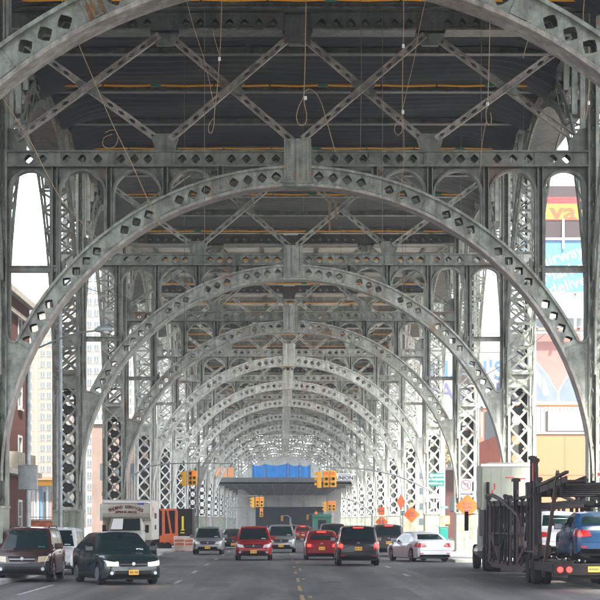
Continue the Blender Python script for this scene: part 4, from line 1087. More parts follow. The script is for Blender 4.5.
    for y in (6.6,8.6,10.4,12.4,14.5,16.5): p('cross_member', MB().box(.06,W_-.06,y-.06,y+.06,2.40,2.50))
    for x in (.06, W_-.06):
        p('side_rail', MB().bar((x,4.2,3.02),(x,1.0,3.14),.08,.1,(1,0,0))); p('side_rail', MB().bar((x,1.0,3.14),(x,-2.5,3.32),.07,.1,(1,0,0)))
    for y in (1.0,-1.5): p('rail_post', MB().box(.02,.10,y-.05,y+.05,2.7,3.2)); p('rail_post', MB().box(W_-.10,W_-.02,y-.05,y+.05,2.7,3.2))
    p('red_marker', MB().box(-.04,.0,3.85,4.1,3.2,3.75), M['red_tape']); p('red_marker', MB().bar((.9,-2.5,3.25),(2.2,-2.5,3.32),.09,.04), M['red_tape'])
    for k in range(9):
        p('strap', MB().tube([(.12+.02*k,6.9+k*1.1,2.48),(.16,7.1+k*1.1,1.9+.1*(k%3)),(.10,7.0+k*1.1,1.4)], .018, 5), M['black'])
    p('headboard', MB().box(.1,W_-.1,17.4,17.5,1.0,2.6), B)
    # tractor ahead of the trailer
    cb = thing('truck_cab', 'cream sleeper cab of the car carrier with red tape on its back', 'truck', (XL+.13, 76.0, .004))
    cw = 2.25
    def q(nm, mb, m, par=cb, **k): return mb.build(nm, m, par, **k)
    q('sleeper_box', MB().box(.0,cw,0,1.95,2.42,4.2), M['cab_cream'], bevel=.07)
    q('lower_sleeper', MB().box(.12,cw-.12,.10,1.95,1.0,2.42), M['blackmetal'])
    q('roof_fairing', MB().prism([(.15,4.2),(cw-.15,4.2),(cw-.3,4.28),(.3,4.28)], .05, 1.9), M['cab_cream'])
    q('back_ledge', MB().box(-.02,cw+.02,-.03,.0,4.12,4.22), M['white']); q('back_sill', MB().box(-.02,cw+.02,-.03,.0,2.40,2.48), M['galv'])
    body = MB(); sec = [(1.95,1.05,4.0,.2),(2.6,1.05,3.4,.2),(3.4,1.0,2.5,.2)]
    for y, z0, z1, ins in sec: body.v += [(ins,y,z0),(ins+.02,y,z1-.12),(ins+.10,y,z1),(cw-ins-.10,y,z1),(cw-ins-.02,y,z1-.12),(cw-ins,y,z0)]
    for i in range(2):
        for k in range(6): a = i*6+k; e = i*6+(k+1)%6; body.f.append((a,e,e+6,a+6))
    body.f += [(5,4,3,2,1,0), tuple(range(12,18))]
    q('cab_body', body, M['cab_cream'], smooth=20, bevel=.04)
    hood = MB(); sec = [(3.38,.9,2.0,.22),(4.6,.9,1.75,.30),(5.35,.85,1.55,.42)]
    for y, z0, z1, ins in sec: hood.v += [(ins,y,z0),(ins,y,z1-.2),(ins+.2,y,z1),(cw-ins-.2,y,z1),(cw-ins,y,z1-.2),(cw-ins,y,z0)]
    for i in range(2):
        for k in range(6): a = i*6+k; e = i*6+(k+1)%6; hood.f.append((a,e,e+6,a+6))
    hood.f += [(5,4,3,2,1,0), tuple(range(12,18))]
    q('hood', hood, M['cab_cream'], smooth=20)
    for (x0,x1,z0,z1) in ((.95,1.30,3.66,3.70),(.50,.55,3.2,3.45),(.42,.47,3.0,3.2),(1.5,1.75,3.62,3.66)):
        q('red_tape', MB().box(x0,x1,-.012,-.004,z0,z1), M['red_tape'])
    for x in (.4,.8,1.2,1.6,2.0): q('panel_rib', MB().box(x-.008,x+.008,-.008,-.001,2.5,4.1), M['galv'])
    q('back_window', MB().box(1.75,2.3,-.02,-.003,2.9,3.4), M['blackmetal'])
    q('frame_rail', MB().box(.6,cw-.6,-2.2,4.8,.62,.9), M['black'])
    q('fuel_tank', MB().tube([(.28,1.4,.72),(.28,2.9,.72)], .3, 16), M['chrome'])
    q('step', MB().box(.02,.4,2.9,3.5,.4,.85), M['cab_cream']); q('side_fairing', MB().box(.0,.10,.2,1.4,.75,1.35), M['cab_cream'])
    for y in (-.4, -1.55):
        for x in (.16,.46,cw-.46,cw-.16):
            o = MB(); o.lathe([(-.13,.26),(-.13,.46),(-.1,.5),(.1,.5),(.13,.46),(.13,.26)],0,0,0,'x',20); ob = q('wheel', o, M['rubber'], smooth=40); ob.location = (x,y,.5)
            ri = MB(); ri.lathe([(-.1,.27),(-.05,.25),(0,.1)],0,0,0,'x',16); ri.build('rim', M['rim'], ob, smooth=40)
    for x in (.14,cw-.14):
        o = MB(); o.lathe([(-.14,.28),(-.14,.46),(-.1,.5),(.1,.5),(.14,.46),(.14,.28)],0,0,0,'x',20); ob = q('wheel', o, M['rubber'], smooth=40); ob.location = (x,3.1,.5)
    for s, x in ((-1,-.35),(1,cw+.18)):
        q('mirror', MB().box(x,x+.17,3.3,3.42,1.55,2.35), M['black'], bevel=.03); q('mirror_arm', MB().tube([(x+.08,3.35,2.2),(.05 if s<0 else cw-.05,3.3,2.25)], .02), M['black'])
    for x in (.25, cw-.25): q('exhaust_stack', MB().tube([(x,-.12,1.0),(x,-.12,3.5)], .065, 10), M['blackmetal'])
    q('tail_light', MB().box(.02,.22,-2.22,-2.18,.80,.92), M['tail'])
    q('mud_flap', MB().box(.02,.6,-2.3,-2.27,.15,.75), M['black'])
    return tr
car_carrier()
make_car('blue_sedan', 'dark blue sedan seen from behind on the lower deck of the carrier', 'car', M['p_blue'], (4.5, 1.76, 1.46, 'sedan'), (8.86, 55.6+2.25, .805), PI, plate=False)
make_car('white_hatchback', 'white hatchback deep inside the car carrier ahead of the blue sedan', 'car', M['p_white'], (4.1, 1.74, 1.50, 'hatch'), (8.56, 64.4, .805), PI, tail='tail', plate=False)
make_car('silver_hatchback', 'silver hatchback at the front end of the carrier behind its many posts', 'car', M['p_silver'], (4.0, 1.74, 1.46, 'hatch'), (8.56, 69.3, .805), PI, plate=False)
# ------------------------------------------------------------------ far end: ramp slab, tarp, portal
d0 = 278
rs = thing('ramp_bridge', 'low grey concrete ramp bridge crossing under the far end of the viaduct', 'bridge', (0, d0, 0))
q = MB(); q.box(-10.1, 10.1, 0, 122, 7.2, 7.55); q.box(-10.1, 10.1, 0, .5, 7.2, 8.15)
q.build('slab', M['concrete_d'], rs)
for i in range(11):
    x = -9.6+i*1.92; MB().box(x-.03, x+.03, .5, 122, 7.14, 7.2).build('panel_joint', M['concrete'], rs)
for i in range(12): MB().box(-10.1, 10.1, 8+i*10, 8.12+i*10, 7.15, 7.2).build('cross_joint', M['dark'], rs)
MB().box(-10.3, 10.3, -.12, 0, 7.5, 7.62).build('edge_trim', M['concrete_d'], rs)
MB().box(-10.1,10.1,122,123,4.75,7.3).build('end_beam', M['concrete'], rs)
for i in range(8): MB().box(-9.0+i*2.6-.03, -9.0+i*2.6+.03, 121.95, 122, 4.75, 7.2).build('joint', M['concrete_d'], rs)
for i in range(5):
    for s, x0 in ((-1,-7.0),(1,8.3)):
        MB().box(x0-.5, x0+.5, 25+i*20, 26+i*20, 0, 6.85).build('pillar', M['concrete'], rs)
tn = thing('tunnel', 'dark tunnel mouth beyond the ramp bridge at the end of the avenue', 'tunnel', (0, 401.5, 0))
MB().box(-16,-6.0,0,1.2,0,7.4).build('side_wall', M['concrete'], tn); MB().box(8.2,18,0,1.2,0,7.4).build('side_wall', M['concrete'], tn)
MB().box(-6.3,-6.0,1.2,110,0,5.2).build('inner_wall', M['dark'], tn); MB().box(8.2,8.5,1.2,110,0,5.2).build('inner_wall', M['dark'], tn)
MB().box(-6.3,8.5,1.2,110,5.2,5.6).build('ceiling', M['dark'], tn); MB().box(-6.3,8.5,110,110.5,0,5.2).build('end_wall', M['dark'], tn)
MB().box(-40,-16,0,1.2,0,7.4).build('wing_wall', M['concrete'], tn); MB().box(18,40,0,1.2,0,7.4).build('wing_wall', M['concrete'], tn)
# blue tarp on posts
tp = thing('blue_tarp', 'bright blue tarpaulin stretched between posts on the ramp bridge', 'tarp', (0, 278.25, 8.15))
xs = [gx(v, 278.3) for v in (252, 264.5, 288, 300, 310.5)]
ht = [1.95, 2.0, 2.1, 1.9, 1.95]
mb = MB(); N = 60; cols = []
for i in range(N+1):
    t = i/N; x = lerp(xs[0], xs[-1], t)
    k = max(j for j in range(4) if xs[j] <= x+1e-6) if x > xs[0] else 0
    u = (x-xs[k])/(xs[k+1]-xs[k]); top = lerp(ht[k], ht[k+1], u)-.30*math.sin(PI*u)
    for j in range(5): mb.v.append((x, .05*math.sin(i*.9)+.04*math.sin(i*2.3+j), top*j/4))
for i in range(N):
    for j in range(4): a = i*5+j; mb.f.append((a, a+5, a+6, a+1))
mb.build('tarp_sheet', M['blue_tarp'], tp, smooth=True)
for x, h in zip(xs, ht): MB().box(x-.05,x+.05,-.14,-.06,0,h+.15).build('post', M['galv'], tp)
ot = thing('orange_barricade', 'orange mesh barricade on the ramp bridge left of the blue tarp', 'barrier', (0, 278.3, 8.15))
xa, xb = gx(214, 278), gx(234, 278)
MB().box(xa,xb,0,.06,.1,1.5).build('mesh_panel', mat('faded_orange',(.85,.35,.14),.7), ot)
for k in range(4): MB().box(lerp(xa,xb,k/3)-.05,lerp(xa,xb,k/3)+.05,-.06,-.01,0,1.7).build('post', M['galv'], ot)
# white containment sheeting hung across the arch beyond
cs_ = MB(); nx, nz = 80, 20
for i in range(nx+1):
    x = -9.6+19.2*i/nx
    zt_ = EYE + S_*(39+math.sqrt(max(0, 290**2-(x/S_)**2)))
    for j in range(nz+1):
        z = lerp(8.0, zt_, j/nz); cs_.v.append((x, .12*math.sin(i*.8)+.06*math.sin(i*2.1+j*.6), z))
for i in range(nx):
    for j in range(nz): a = i*(nz+1)+j; cs_.f.append((a, a+nz+1, a+nz+2, a+1))
sh_o = cs_.build('white_sheeting', M['white_sheet'], None, smooth=True); sh_o.location = (0, bent_y(12)-2.2, 0)
tag(sh_o, 'pale sheeting hung across the farthest visible arch above the blue tarp', 'sheeting')

# ------------------------------------------------------------------ traffic signals on mast arms
def signal_head(root, x, y, z, s=1, lit=0, side=False):
    h = MB()
    if side: h.box(x-.16*s, x+.12*s, y, y+.40*s, z-.56*s, z+.56*s)
    else: h.box(x-.21*s, x+.21*s, y, y+.26*s, z-.56*s, z+.56*s)
    hd = h.build('signal_head', M['yellow'], root, bevel=.03)
    for k in range(3):
        cz = z+(.35-.35*k)*s; v = MB()
        if side:
            for i in range(8):
                a0, a1 = R(-10+200*i/8), R(-10+200*(i+1)/8); cy_ = y+.2*s
                P_ = [(r*math.cos(a), r*math.sin(a)) for a, r in ((a0,.15*s),(a1,.15*s),(a1,.135*s),(a0,.135*s))]
                vs = [(x-.34*s, cy_+p, cz+q) for p, q in P_]+[(x-.16*s, cy_+p, cz+q) for p, q in P_]
                v.add(vs, [(0,1,2,3),(7,6,5,4),(0,4,5,1),(1,5,6,2),(2,6,7,3),(3,7,4,0)])
        else:
            l = MB(); l.lathe([(-.02,.105*s),(.0,.105*s)], x, y-.005, cz, 'y', 16)
            l.build('lens', M['red_lit'] if (k == 0 and lit) else (M['lens_g'] if k == 2 else M['lens_off']), hd)
            for i in range(10):
                a0, a1 = R(-10+200*i/10), R(-10+200*(i+1)/10)
                v.prism([(x+r*math.cos(a), cz+r*math.sin(a)) for a, r in ((a0,.135*s),(a1,.135*s),(a1,.12*s),(a0,.12*s))], y-.16*s, y)
        v.build('visor', M['yellow'], hd)
    return hd
def mast(label, base, pts, heads, cat='traffic light', r=.075, col='galv', post=True):
    t = thing('traffic_light', label, cat, base)
    bx, by, bz = base
    loc = lambda p: (p[0]-bx, p[1]-by, p[2]-bz)
    if post: MB().tube([(0,0,0),(0,0,.4),(0,0,pts[0][2]-bz)], [.16,.11,.09], 12).build('pole', M[col], t)
    MB().tube([loc(p) for p in pts], [lerp(r, r*.55, i/(len(pts)-1)) for i in range(len(pts))], 8).build('mast_arm', M[col], t, smooth=True)
    for (hx, hy, hz, s, lit, n) in heads:
        for k in range(n):
            px_ = hx-bx + (k*.46*s if n > 1 else 0)
            sd2 = (n == 3 and k == 0) or (n == 2 and k == 0)
            signal_head(t, px_, hy-by+(.1 if k == 1 else 0), hz-bz-(.05 if sd2 else 0), s, lit, sd2)
            MB().box(px_-.03,px_+.03,hy-by+.08,hy-by+.14,hz-bz+.5*s,hz-bz+.75*s).build('hanger', M['galv'], t)
    return t
# big near signal over the right lanes; arm sweeps from the right-hand column line
d = 132; a = lambda px, py, dd=d: tuple(at(px, py, dd))
mast('large double yellow traffic light over the road, hung left of a white street sign', (gx(441,d), d, 0),
     [a(441,497), a(432,491), a(415,483), a(395,475), a(372,470), a(345,467.5), a(322,467)],
     [(gx(319.5,d), d-.3, at(0,479,d).z, 1.02, 1, 3)])
t = bpy.data.objects[-1] if False else None
sg_ = thing('street_sign', 'white street name sign on the arm beside the large traffic light', 'sign', tuple(at(344.5, 477, d-.2)))
MB().box(-.62,.62,0,.03,-.24,.24).build('sign_panel', M['white'], sg_, bevel=.01)
text_mesh('UNION', .36, M['ink'], 'lettering', sg_, (0,-.004,-.07), depth=.003, bold=.01)
MB().box(-.45,.45,-.004,-.001,.13,.16).build('lettering', M['ink'], sg_)
MB().box(-.02,.02,.03,.06,.2,.66).build('hanger', M['galv'], sg_)
d = 175
mast('small traffic light showing red, hung below the ramp bridge on the right', (gx(372,d), d, 0),
     [a(372,514,d), a(366,508,d), a(356,502,d), a(345,498.5,d), a(330,498,d)], [(gx(325.5,d), d-.3, at(0,506,d).z, .82, 1, 3)], r=.06)
d = 165
mast('small traffic light showing red, on the long arm from the left columns', (gx(211,d), d, 0),
     [a(211,503,d), a(216,499,d), a(230,497,d), a(257,495.5,d)], [(gx(253.2,d), d-.3, at(0,502,d).z, .80, 1, 3)], r=.06)
d = 230
mast('tiny red traffic light below and right of the long left arm', (gx(262,d)-4.2, d, 0),
     [a(262-35,508,d), a(250,506.5,d), a(262,506,d)], [(gx(261.5,d), d-.3, at(0,512.5,d).z, .95, 1, 1)], r=.05)
d = 215
mast('far lamp post with yellow signals standing before the tunnel mouth', (gx(290.5,d), d, 0),
     [a(290.5,518,d), a(287.5,515.5,d), a(284,515.8,d), a(282,517,d)], [(gx(282,d), d-.3, at(0,518.5,d).z, .55, 0, 1),(gx(291.5,d), d-.3, at(0,527,d).z, .6, 0, 1)], r=.07)
mast('far traffic light on the right of the tunnel mouth showing red', (gx(324,d), d, 0),
     [a(324,513,d), a(318,513,d), a(308,515,d)], [(gx(316,d), d-.3, at(0,515.5,d).z, .75, 1, 1),(gx(307.5,d), d-.3, at(0,517.5,d).z, .5, 0, 1)], r=.05)
d = 120
mast('pair of orange-yellow signal heads on a curved arm at the left columns', (gx(131,d), d, 0),
     [a(131,476,d), a(150,466,d), a(170,463.5,d), a(205,463,d), a(232,463.5,d)], [(gx(184.5,d), d-.2, at(0,478,d).z, .82, 0, 2),(gx(194.5,d), d-.3, at(0,478,d).z, .84, 1, 1)], r=.05)

# street lamp with cobra head on the left, plain arm lamps
d = 66
sl_ = thing('street_lamp', 'grey cobra-head street lamp at far left reaching over the kerb', 'street lamp', (gx(28,d), d, .14))
bx = sl_.location
MB().tube([(0,0,0),(0,0,.5),(0,0,7.6)], [.16,.11,.075], 12).build('pole', M['galv'], sl_, smooth=True)
L_ = [at(28,352,d), at(33,350,d), at(45,345,d), at(66,336,d), at(85,332,d), at(97,330.5,d)]
MB().tube([tuple(p-bx) for p in L_], .032, 8).build('arm', M['galv'], sl_, smooth=True)
hd = MB(); hp = [(95,330.5,.05),(98,329.5,.10),(103,329,.15),(108,329,.15),(111.5,330,.10),(112.5,331,.03)]
hd.tube([tuple(at(px,py,d)-bx) for px,py,_ in hp], [r_ for *_ , r_ in hp], 10); ho = hd.build('lamp_head', M['galv'], sl_, smooth=True)
pz = at(106,333.2,d)-bx; MB().lathe([(-.10,.04),(-.06,.12),(0,.14)], pz.x, pz.y, pz.z+.06, 'z', 12).build('lamp_glass', M['lamp_off'], ho, smooth=True)
cbx = MB().box(-.32,.34,-.14,.02,2.9,3.75).build('signal_box', M['galv'], sl_, bevel=.02)
MB().box(-.1,.0,-.12,.0,3.75,3.8).build('box_cap', M['galv'], cbx)
# conduit pipe beside the second column on the left, and a white pole on the right
pp = MB().tube([(0,0,0),(0,0,11.5)], .085, 10).build('utility_pole', M['galv'], None, smooth=True); pp.location = (gx(60.5,86), 86, .1)
tag(pp, 'plain grey utility pole rising beside the second left-hand column', 'pole')
pp = MB().tube([(0,0,0),(0,0,12.5)], .10, 10).build('utility_pole', M['white'], None, smooth=True); pp.location = (gx(534,95), 95, .1)
tag(pp, 'white utility pole behind the car carrier, right of the second column', 'pole')
pp = MB().tube([(0,0,0),(0,0,7.5)], .11, 10).build('utility_pole', M['white'], None, smooth=True); pp.location = (gx(443.5,128), 128, .1)
tag(pp, 'white pole carrying the orange walk signal on the right pavement', 'pole')

# ------------------------------------------------------------------ signs on the right
def plate_sign(name, label, cat, px, py, d, w, h, m, rot=0, post=True, border=None):
    c = at(px, py, d); t = thing(name, label, cat, (c.x, c.y, c.z))
    if rot == 45: MB().prism([(0,-h/2),(w/2,0),(0,h/2),(-w/2,0)], -.015, .015).build('sign_panel', m, t)
    else: MB().box(-w/2,w/2,-.015,.015,-h/2,h/2).build('sign_panel', m, t, bevel=.006)
    if post:
        MB().box(-.03,.03,.02,.07,-c.z+.13,-h/2 if False else h*.3).build('post', M['galv'], t)
    return t, c
def lines(t, rows, m=None, y=-.018):
    for (txt, z, size, x) in rows: text_mesh(txt, size, m or M['ink'], 'lettering', t, (x, y, z), depth=.002, bold=.004)
d = 126
t, c = plate_sign('highway_sign', 'green highway sign for the parkway north with route shield', 'sign', 436.5, 479.5, d, 1.02, .86, M['sign_green'])
lines(t, [('NORTH', .26, .20, .12), ('H HUDSON', .0, .20, 0), ('PKWY', -.27, .20, -.2)], M['white'])
b = MB(); b.lathe([(-.004,.12),(0,.12)], -.34, -.018, .26, 'y', 16); b.build('route_shield', M['white'], t)
MB().prism([(.1,-.29),(.30,-.29),(.30,-.34),(.42,-.265),(.30,-.19),(.30,-.24),(.1,-.24)], -.02, -.016).build('arrow', M['white'], t)
t, c = plate_sign('direction_sign', 'narrow white one-way sign below the green highway sign', 'sign', 434, 496.5, d, .8, .26, M['white'])
lines(t, [('ONE WAY', 0, .13, -.05)])
d = 104
t, c = plate_sign('no_turn_sign', 'square no-left-turn sign with red ring on the third right column', 'sign', 466, 485, d, .66, .66, M['white'])
rg = MB()
for i in range(28):
    a0, a1 = 2*PI*i/28, 2*PI*(i+1)/28
    rg.prism([(r*math.cos(a_), r*math.sin(a_)) for a_, r in ((a0,.29),(a1,.29),(a1,.235),(a0,.235))], -.022, -.016)
rg.bar((-.18,-.024,.18),(.18,-.024,-.18), .055, .006); rg.build('red_ring', M['sign_red'], t)
MB().bar((.10,-.020,-.15),(.10,-.020,.08),.05,.004).bar((.12,-.020,.07),(-.08,-.020,.07),.05,.004).add([(-.17,-.021,.07),(-.07,-.021,0),(-.07,-.021,.14)],[(0,1,2)]).build('turn_arrow', M['ink'], t)
t, c = plate_sign('one_way_sign', 'white one-way arrow plate under the no-left-turn sign', 'sign', 467, 494, d, .86, .26, M['white'])
MB().prism([(-.36,-.035),(.2,-.035),(.2,-.09),(.38,0),(.2,.09),(.2,.035),(-.36,.035)], -.02, -.016).build('arrow', M['ink'], t)
t, c = plate_sign('road_work_sign', 'large orange diamond work sign left of the truck mirror', 'sign', 467.5, 506, 100, 1.28, 1.28, M['sign_orange'], 45)
lines(t, [('ROAD', .12, .17, 0), ('WORK', -.07, .17, 0), ('AHEAD', -.24, .12, 0)])
for (px, py, dd, w_, lab, rows) in ((411.5, 514.5, 132, 1.15, 'orange diamond work sign with small amber lamp above the white sedan', [('LANE',.09,.17,0),('CLOSED',-.09,.15,0)]),
                              (381.5, 522, 150, 1.0, 'small orange diamond work sign nearest the charcoal SUV', [('ROAD',.06,.13,0),('WORK',-.09,.13,0)])):
    t, c = plate_sign('road_work_sign', lab, 'sign', px, py, dd, w_, w_, M['sign_orange'], 45); lines(t, rows)
    if px == 411.5:
        l_ = MB(); l_.lathe([(-.03,.11),(.03,.11)],0,0,w_/2+.12,'y',14); l_.build('warning_lamp', mat('amber_lit',(1,.6,.02),.4,emit=(1,.6,.02),estr=3), t)
t, c = plate_sign('road_work_sign', 'orange diamond work sign seen almost edge-on behind the lamped one', 'sign', 401, 502, 140, 1.0, 1.15, M['sign_orange'], 45); t.rotation_euler = (0,0,R(48))
t, c = plate_sign('orange_panel_sign', 'small square orange sign above the smallest orange diamond', 'sign', 381.5, 511, 149, .5, .62, M['sign_orange'])
lines(t, [('SLOW', 0, .15, 0)])
t, c = plate_sign('street_sign', 'small teal street name sign over the walk signal', 'sign', 444.5, 507.3, 127, .5, .17, M['teal'], post=False)
lines(t, [('12 AV', 0, .13, 0)], M['white'])
t, c = plate_sign('street_sign', 'two-part teal street sign beside the lamped orange diamond', 'sign', 402.5, 513, 142, .36, .30, M['teal']); 
lines(t, [('W 125', 0, .10, 0)], M['white'])
t, c = plate_sign('street_sign', 'teal street sign hanging above the white box truck', 'sign', 106.5, 494, 118, .58, .26, M['teal'])
lines(t, [('W 125 ST', 0, .12, 0)], M['white'])
c = at(445.5, 520, 127.6)
t = thing('walk_signal', 'orange pedestrian signal box on the white pole', 'pedestrian signal', tuple(c))
MB().box(-.28,.28,-.15,.1,-.28,.28).build('housing', M['yellow'], t, bevel=.03)
MB().box(-.2,.2,-.16,-.152,-.2,.2).build('screen', M['walk_lit'], t)
c = at(443.5, 536, 124)
t = thing('litter_bin', 'dark green steel bin on the right pavement by the white pole', 'bin', (c.x, c.y, .14))
MB().box(-.27,.27,-.27,.27,.06,1.35).build('bin_body', M['sign_green'], t, bevel=.04); MB().box(-.3,.3,-.3,.3,1.35,1.45).build('lid', M['green'], t, bevel=.03); MB().box(-.2,.2,-.2,.2,0,.06).build('foot', M['black'], t)
c = at(327,531,160)
# green kiosk by the far right pillar
t = thing('site_kiosk', 'small dark green site hut by the far right pillars', 'kiosk', (gx(322,190), 190, 0))
MB().box(-.9,.9,-.9,.9,0,2.3).build('hut_body', M['green'], t); MB().prism([(-1.05,2.3),(1.05,2.3),(.8,2.6),(-.8,2.6)], -1.05, 1.05).build('roof', M['green'], t); MB().box(-.4,.4,-.93,-.905,.1,2.0).build('door', M['black'], t)

# ------------------------------------------------------------------ construction plant on the left
d = 127
xc = gx(177, d)
t = thing('site_container', 'black site container with a yellow mark behind the orange frame', 'container', (gx(178.5,d), d, 0))
w2 = (gx(187.5,d)-gx(160,d))/2
MB().box(-w2-1.2,w2,.2,3.4,.95,2.75).build('container_body', M['blackmetal'], t)
MB().box(-w2-1.2,w2,.15,3.4,.3,.95).build('skid', M['black'], t)
xm = gx(182.6,d)-t.location.x
MB().box(xm-.07,xm+.07,.17,.19,1.35,2.25).box(xm-.13,xm+.13,.17,.19,1.30,1.36).build('yellow_mark', M['yellow2'], t); MB().box(xm-.18,xm+.12,.17,.19,1.12,1.19).build('yellow_mark', M['yellow2'], t)
MB().box(xm-.10,xm+.16,.16,.19,.62,.82).build('white_plate', M['white'], t)
for k in range(9): x = -w2-1.0+k*.4; MB().box(x-.02,x+.02,.17,.2,.95,2.75).build('side_rib', M['black'], t)
t = thing('drawbar_trailer', 'orange steel trailer frame standing before the black container', 'machine', (gx(167,d-1), d-1, 0))
O = M['orange_paint']
x_ = lambda px: gx(px,d-1)-t.location.x
MB().box(x_(160),x_(177),-.06,.06,2.62,2.74).build('top_rail', O, t)
for px in (163.5,176.5): MB().box(x_(px)-.09,x_(px)+.09,-.07,.05,.5,2.62).build('upright', O, t)
MB().bar((x_(167.5),-.02,2.62),(x_(172),-.02,.8),.12,.1).build('slanted_bar', O, t)
MB().prism([(x_(160),.95),(x_(160),.25),(x_(164),.12),(x_(172),.35),(x_(174),.75),(x_(178),1.0),(x_(178),1.12),(x_(166),1.1)], -.35, .3).build('drawbar_body', O, t)
MB().box(x_(172),x_(192),-.05,.05,.45,.52).build('tow_bar', O, t)
for px in (162,168): o = MB(); o.lathe([(-.1,.12),(-.1,.27),(.1,.27),(.1,.12)],x_(px),-.4,.28,'y',16); o.build('wheel', M['rubber'], t, smooth=40)
bar_m = mat('peach_barrier', (.78,.60,.50), .6, noise=.4, nscale=2)
for k,(px,lab) in enumerate(((180,'pale plastic road barrier right of the orange drawbar'),(190.5,'pale plastic road barrier touching the silver SUV nose'))):
    dd = 124-k*1.5; b_ = thing('road_barrier', lab, 'barrier', (gx(px,dd), dd, .004), group='plastic road barriers by the container')
    MB().prism([(-.42,0),(.42,0),(.42,.2),(.40,.32),(.40,.95),(-.40,.95),(-.40,.32),(-.42,.2)], -.2,.2).build('barrier_body', bar_m, b_, bevel=.03)
    MB().box(-.36,.36,-.215,-.2,.62,.72).build('orange_band', M['sign_orange'], b_); MB().box(-.3,.3,-.215,-.2,.40,.5).build('orange_band', M['sign_orange'], b_)
# amber barrel
for (px,dd,lab) in ((409,128,'orange and white traffic drum under the lamped diamond sign'),(424,122,'orange and white traffic drum right of the lamped diamond sign')):
    b_ = thing('traffic_drum', lab, 'traffic drum', (gx(px,dd),dd,.14), group='traffic drums on the right pavement')
    for k in range(4): o = MB(); o.lathe([(k*.25,.29-.02*k),(k*.25+.25,.27-.02*k)],0,0,0,'z',18); o.build('band', M['sign_orange'] if k%2==0 else M['white'], b_, smooth=40)
    o = MB(); o.lathe([(0,.34),(.06,.33)],0,0,0,'z',18); o.build('base', M['black'], b_)
# ------------------------------------------------------------------ left side: low wall, fence, hut, street clutter
d = 120
t = thing('brick_wall', 'low orange-red brick wall with steel fence beyond the parked SUV', 'wall', (gx(20,d), d, 0))
wl = gx(58,d)-gx(20,d)
MB().box(0,wl,0,.35,0,1.95).build('wall_core', M['mortar'], t)
br = MB().box(-.115,.115,-.01,.12,-.036,.036).mesh('brick', mat('orange_brick',(.62,.20,.08),.85,noise=.4,nscale=3,col2=(.5,.15,.06),rnd=.3))
nr = 15
for r_ in range(nr):
    for k in range(int(wl/.245)+1):
        x = .12+k*.245+(.12 if r_%2 else 0)
        if x > wl: continue
        link('brick', br, t, (x, 0, .86+r_*.075))
MB().box(-.03,wl+.03,-.05,.4,1.95,2.05).build('coping', M['stone'], t)
fe = thing('steel_fence', 'pale steel picket fence on top of the low brick wall', 'fence', (gx(20,d), d+.17, 2.05))
pk = MB().tube([(0,0,0),(0,0,2.1)], .022, 5).mesh('picket', M['galv'])
for k in range(int(wl/.2)+1): link('picket', pk, fe, (k*.2,0,0))
for z in (.1,1.9): MB().box(0,wl,-.025,.025,z,z+.05).build('rail', M['galv'], fe)
sh2 = thing('shopfront', 'pale shopfront with blue trim behind the steel fence', 'building', (gx(12,150), 150, 0))
ws = gx(60,150)-gx(12,150)
MB().box(0,ws,0,6,0,5.1).build('wall', M['print_white'], sh2)
for k in range(7): 
    x = .5+k*ws/7; MB().box(x,x+.22,-.06,0,.2,4.6).build('pilaster', M['print_pale'] if k%2 else M['galv'], sh2); MB().box(x+.35,x+.35+ws/12,-.04,0,1.2,4.2).build('window', [M['win'],M['skin_print'],M['stone']][k%3], sh2)
MB().box(-.2,ws+.2,-1.3,.2,5.1,5.3).build('canopy', M['orange_wall'], sh2); MB().box(0,ws,-.05,0,4.7,5.05).build('fascia', M['yellow'], sh2)

# ------------------------------------------------------------------ brick building, far left
bb = thing('brick_building', 'red brick corner building with pale cornice at far left', 'building', (-16.0, 60, 0))
YB = 57.5; HB = 14.9
MB().box(-14,-.12,0,YB,0,HB).build('wall', M['mortar'], bb)
bm2 = []
# brick courses on the street face where they show: long bands of bricks, relief by course
bk = MB().box(-.12,.01,-.11,.11,-.034,.034).mesh('brick', M['brick'])
rest = MB(); cnt = 0
wins = [(y0,z0) for y0 in (36,41.5,47,52.5) for z0 in (1.2,5.0,8.6,12.0)]
def inwin(y,z):
    for (a,b) in wins:
        if a-.05 < y < a+1.75 and b-.05 < z < b+2.05: return True
    return False
for r_ in range(int(HB/.077)):
    z = .05+r_*.077
    y = 45 + (.12 if r_%2 else 0)
    while y < YB:
        if not inwin(y,z):
            if y > YB-1.0 and cnt < 280 and z > 8: link('brick', bk, bb, (0,y,z)); cnt += 1
            else: rest.box(-.12,.01,y-.11,y+.11,z-.034,z+.034)
        y += .24
    # coarser beyond view
rst = rest.build('brickwork', M['brick'], bb); tag(rst, kind='stuff')
MB().box(-.12,.0,0,44.8,0,HB).build('side_wall', M['brick'], bb)
MB().box(-14,-.0,YB,YB+.15,0,HB).build('end_wall', M['brick'], bb)
for (a,b) in wins:
    f = MB(); f.box(-.10,.04,a,a+1.7,b,b+.14); f.box(-.10,.04,a,a+1.7,b+1.86,b+2.0); f.box(-.10,.04,a,a+.12,b+.14,b+1.86); f.box(-.10,.04,a+1.58,a+1.7,b+.14,b+1.86); f.box(-.08,.02,a+.12,a+1.58,b+.96,b+1.04)
    fo = f.build('window', M['winframe'], bb); MB().box(-.09,-.05,a+.12,a+1.58,b+.14,b+1.86).build('pane', M['win'], fo); MB().box(-.05,.12,a-.1,a+1.8,b-.14,b-.01).build('sill', M['stone'], fo)
MB().box(-14.2,.35,-.2,YB+.4,HB,HB+.35).build('cornice', M['stone'], bb); MB().box(-.1,.15,0,YB+.2,HB-1.0,HB-.75).build('belt_course', M['stone'], bb)
MB().box(-.1,.8,20,YB,4.55,4.85).build('awning', M['stone'], bb)
for k in range(9): MB().box(-.1,.5,YB-9+k,YB-8.8+k,5.0,5.9).build('balustrade_post', M['stone'], bb)

